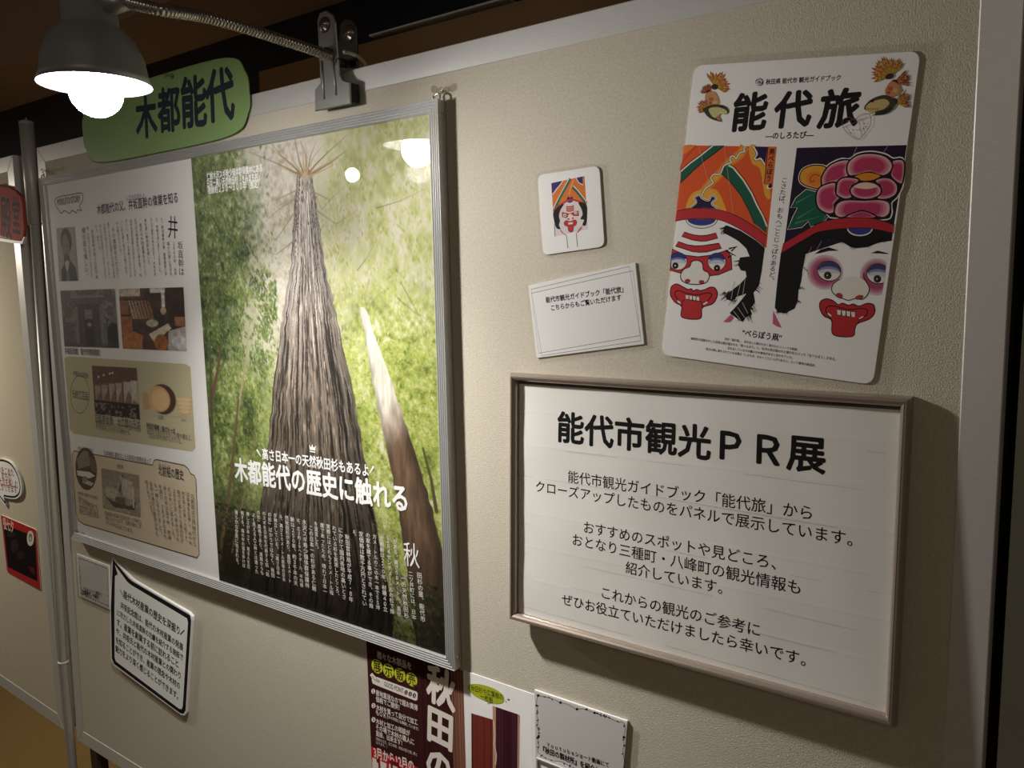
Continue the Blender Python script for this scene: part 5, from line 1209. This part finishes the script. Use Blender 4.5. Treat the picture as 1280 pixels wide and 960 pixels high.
# --- card with leafy vine border and handwritten lines
yt, y_ = card('video_card', 'white laminated card with leafy vine border, right of the wood market poster', 'card', BOARD, [(668, 862.5), (784, 901.5), (774.5, 1015), (669.5, 969)], 0, base=.0022, film=.005)
yz = lambda pts: zq(pts, 640, 850, 8)
vp = yz([(260, 155), (320, 168), (375, 180), (430, 200), (485, 226), (560, 245), (640, 290), (720, 290), (825, 328), (900, 355), (960, 375), (1060, 420), (1110, 425), (1132, 480), (1118, 570), (1120, 640), (1110, 720), (1122, 800), (1118, 900), (1112, 1050)])
y_.line(vp, .55, BK, smooth=True)
vl = yz([(260, 155), (246, 220), (255, 290), (246, 340), (262, 400), (254, 460), (268, 520), (258, 590), (270, 660), (256, 710), (290, 755), (330, 775), (400, 805), (480, 815), (560, 850), (620, 880), (760, 930), (900, 990), (1112, 1050)]); y_.line(vl, .55, BK, smooth=True)
rr = random.Random(4)
for P_, n in ((vp, 26), (vl, 24)):
    for k in range(n):
        i = rr.randrange(len(P_) - 1); t = rr.random(); x = P_[i][0] + (P_[i + 1][0] - P_[i][0]) * t; yy = P_[i][1] + (P_[i + 1][1] - P_[i][1]) * t; th = rr.uniform(0, 6.28); y_.px(ell(x + .8 * math.cos(th), yy + .8 * math.sin(th), 1.7, .7, 10, th=th), BK)
for p in ((262, 155), (485, 226), (825, 328), (1120, 572), (264, 570), (650, 292)): y_.px(ell(*yz([p])[0], 1.7, 1.6), BK)
y_.fit('Ｙｏｕｔｕｂｅショート動画にて', (684, 930.5), (761, 956.5), BK, 1.15, .03); y_.fit('『秋田の製材所』を紹介！', (679, 936.5), (746, 962.5), BK, 1.3, .035)
y_.build('lettering', yt)

# --- little grey frame below it
fr = thing('small_frame', 'small grey frame overlapping the foot of the leafy vine bordered card', 'frame', BOARD.P(-.48, Z(-.70), 0))
fq = [BOARD.px(670, 946.5, .008)]; fx0, fz1 = fq[0]
b = MB()
for q4 in ([(fx0, fz1), (fx0 + .11, fz1), (fx0 + .107, fz1 - .003), (fx0 + .003, fz1 - .003)], [(fx0, fz1), (fx0 + .003, fz1 - .003), (fx0 + .003, fz1 - .117), (fx0, fz1 - .12)], [(fx0 + .11, fz1), (fx0 + .11, fz1 - .12), (fx0 + .107, fz1 - .117), (fx0 + .107, fz1 - .003)], [(fx0, fz1 - .12), (fx0 + .003, fz1 - .117), (fx0 + .107, fz1 - .117), (fx0 + .11, fz1 - .12)]): b.slab(BOARD, q4, .0085, .0005, .0006)
b.build('frame_rail', M['pole'], fr)
b = MB(); b.slab(BOARD, [(fx0 + .002, fz1 - .118), (fx0 + .108, fz1 - .118), (fx0 + .108, fz1 - .002), (fx0 + .002, fz1 - .002)], .006, .001); b.build('sheet', M['gloss'], fr)

# ---------------------------------------------------------------- things on the neighbouring board
rs = [(-6, 230), (0, 232), (12, 234.5), (20, 239), (26, 246), (28, 256), (30, 285), (29, 296), (26, 301.5), (20, 301), (-6, 292)]
N1 = .012
rp = [NEXT.px(x, y, N1) for x, y in rs]; x_l = rp[0][0] - .10
red = thing('title_sign', 'red rounded sign with dark characters on the neighbouring board, at the left edge', 'sign', NEXT.P(rp[0][0], rp[-1][1], 0))
b = MB(); b.slab(NEXT, [(x_l, rp[0][1])] + rp + [(x_l, rp[-1][1])], N1, .006, .001); b.build('sign_board', material('red_sign_print', (168, 78, 66), .8, spec=.12), red)
r = Ink(NEXT, N1); r.fit('殿', (1, 270), (14, 273), (52, 34, 38), 1.7, .02); r.fit('堂', (15.5, 268), (25, 270), (52, 34, 38), 2.0, .02); r.build('lettering', red)
b = MB(); b.slab(NEXT, [(x_l, rp[-1][1] - .006), (rp[-2][0], rp[-2][1] - .006), (rp[-3][0] + .002, rp[-3][1] - .006), (rp[-4][0] + .004, rp[-4][1]), (rp[-4][0], rp[-4][1]), rp[-3], rp[-2], (x_l, rp[-1][1])], N1 - .001, .006); b.build('lit_edge_strip', M['board_white'], red)  # pale strip painting the light caught along the sign's lower edge
ob_ = [(-14, 597), (-12, 582), (-4, 574), (5, 573.5), (15, 579), (23, 592), (27, 607), (26, 618), (20, 623.5), (10, 623), (5, 622.5), (6.5, 632), (-2, 621), (-10, 614)]
sb = thing('speech_bubble_panel', 'small oval speech bubble with red lines of text, on the board at the left edge', 'panel', NEXT.P(NEXT.px(6, 620, .004)[0], NEXT.px(6, 632, .004)[1], 0))
b = MB(); b.slab(NEXT, spline([NEXT.px(x, y, .005) for x, y in ob_], True, 4), .005, .0005); b.build('foam_board', M['board_white'], sb)
r = Ink(NEXT, .005); c_ = (5.5, 598)
r.line([(c_[0] + (x - c_[0]) * .90, c_[1] + (y - c_[1]) * .90) for x, y in ob_], 1.4, BLK, True, True)
for s_, a, c in (('願いをこめた', (-6, 586), (17, 591)), ('まちの', (2, 594), (14, 597)), ('能代七夕を楽しむ', (-8, 600), (22, 606)), ('ことができます', (-6, 607), (21, 612))): r.fit(s_, a, c, (150, 60, 60), 1.1, .02)
r.build('lettering', sb)
nq = [(1, 643.5), (45, 662), (51, 738), (9, 715)]
q4 = quad_px(NEXT, nq, .0016)
nb = thing('night_festival_poster', 'small red bordered poster with a dark picture, below the oval speech bubble', 'poster', NEXT.P((q4[0][0] + q4[1][0]) / 2, q4[2][1], 0))
b = MB(); b.slab(NEXT, rounded(q4, .008), .0016, .0004); b.build('poster_sheet', M['gloss'], nb)
r = Ink(NEXT, .0016); r.poly(rounded(q4, .008), (176, 44, 44)); r.poly([NEXT.px(x, y, .0016) for x, y in [(4, 655), (44, 671), (47, 727), (10, 709)]], (24, 15, 14))
r.px(ell(18, 682, 5, 8), (50, 36, 36)); r.px(ell(26, 694, 5, 5), (44, 38, 26)); r.px(ell(14, 668, 5, 4), (40, 40, 28)); r.px([(36, 708), (43, 710), (44, 718), (38, 715)], (92, 30, 34)); r.px(ell(38, 673, 4.4, 9.5), (222, 214, 200)); r.px(ell(38, 672, 2.2, 5), (120, 110, 104)); r.px(ell(38, 673, 1.1, 2.4), (222, 214, 200))
r.fit('役七夕', (4, 653.5), (17, 659), (224, 190, 170), 1.5, .03); r.build('artwork', nb, M['ink_gloss'])
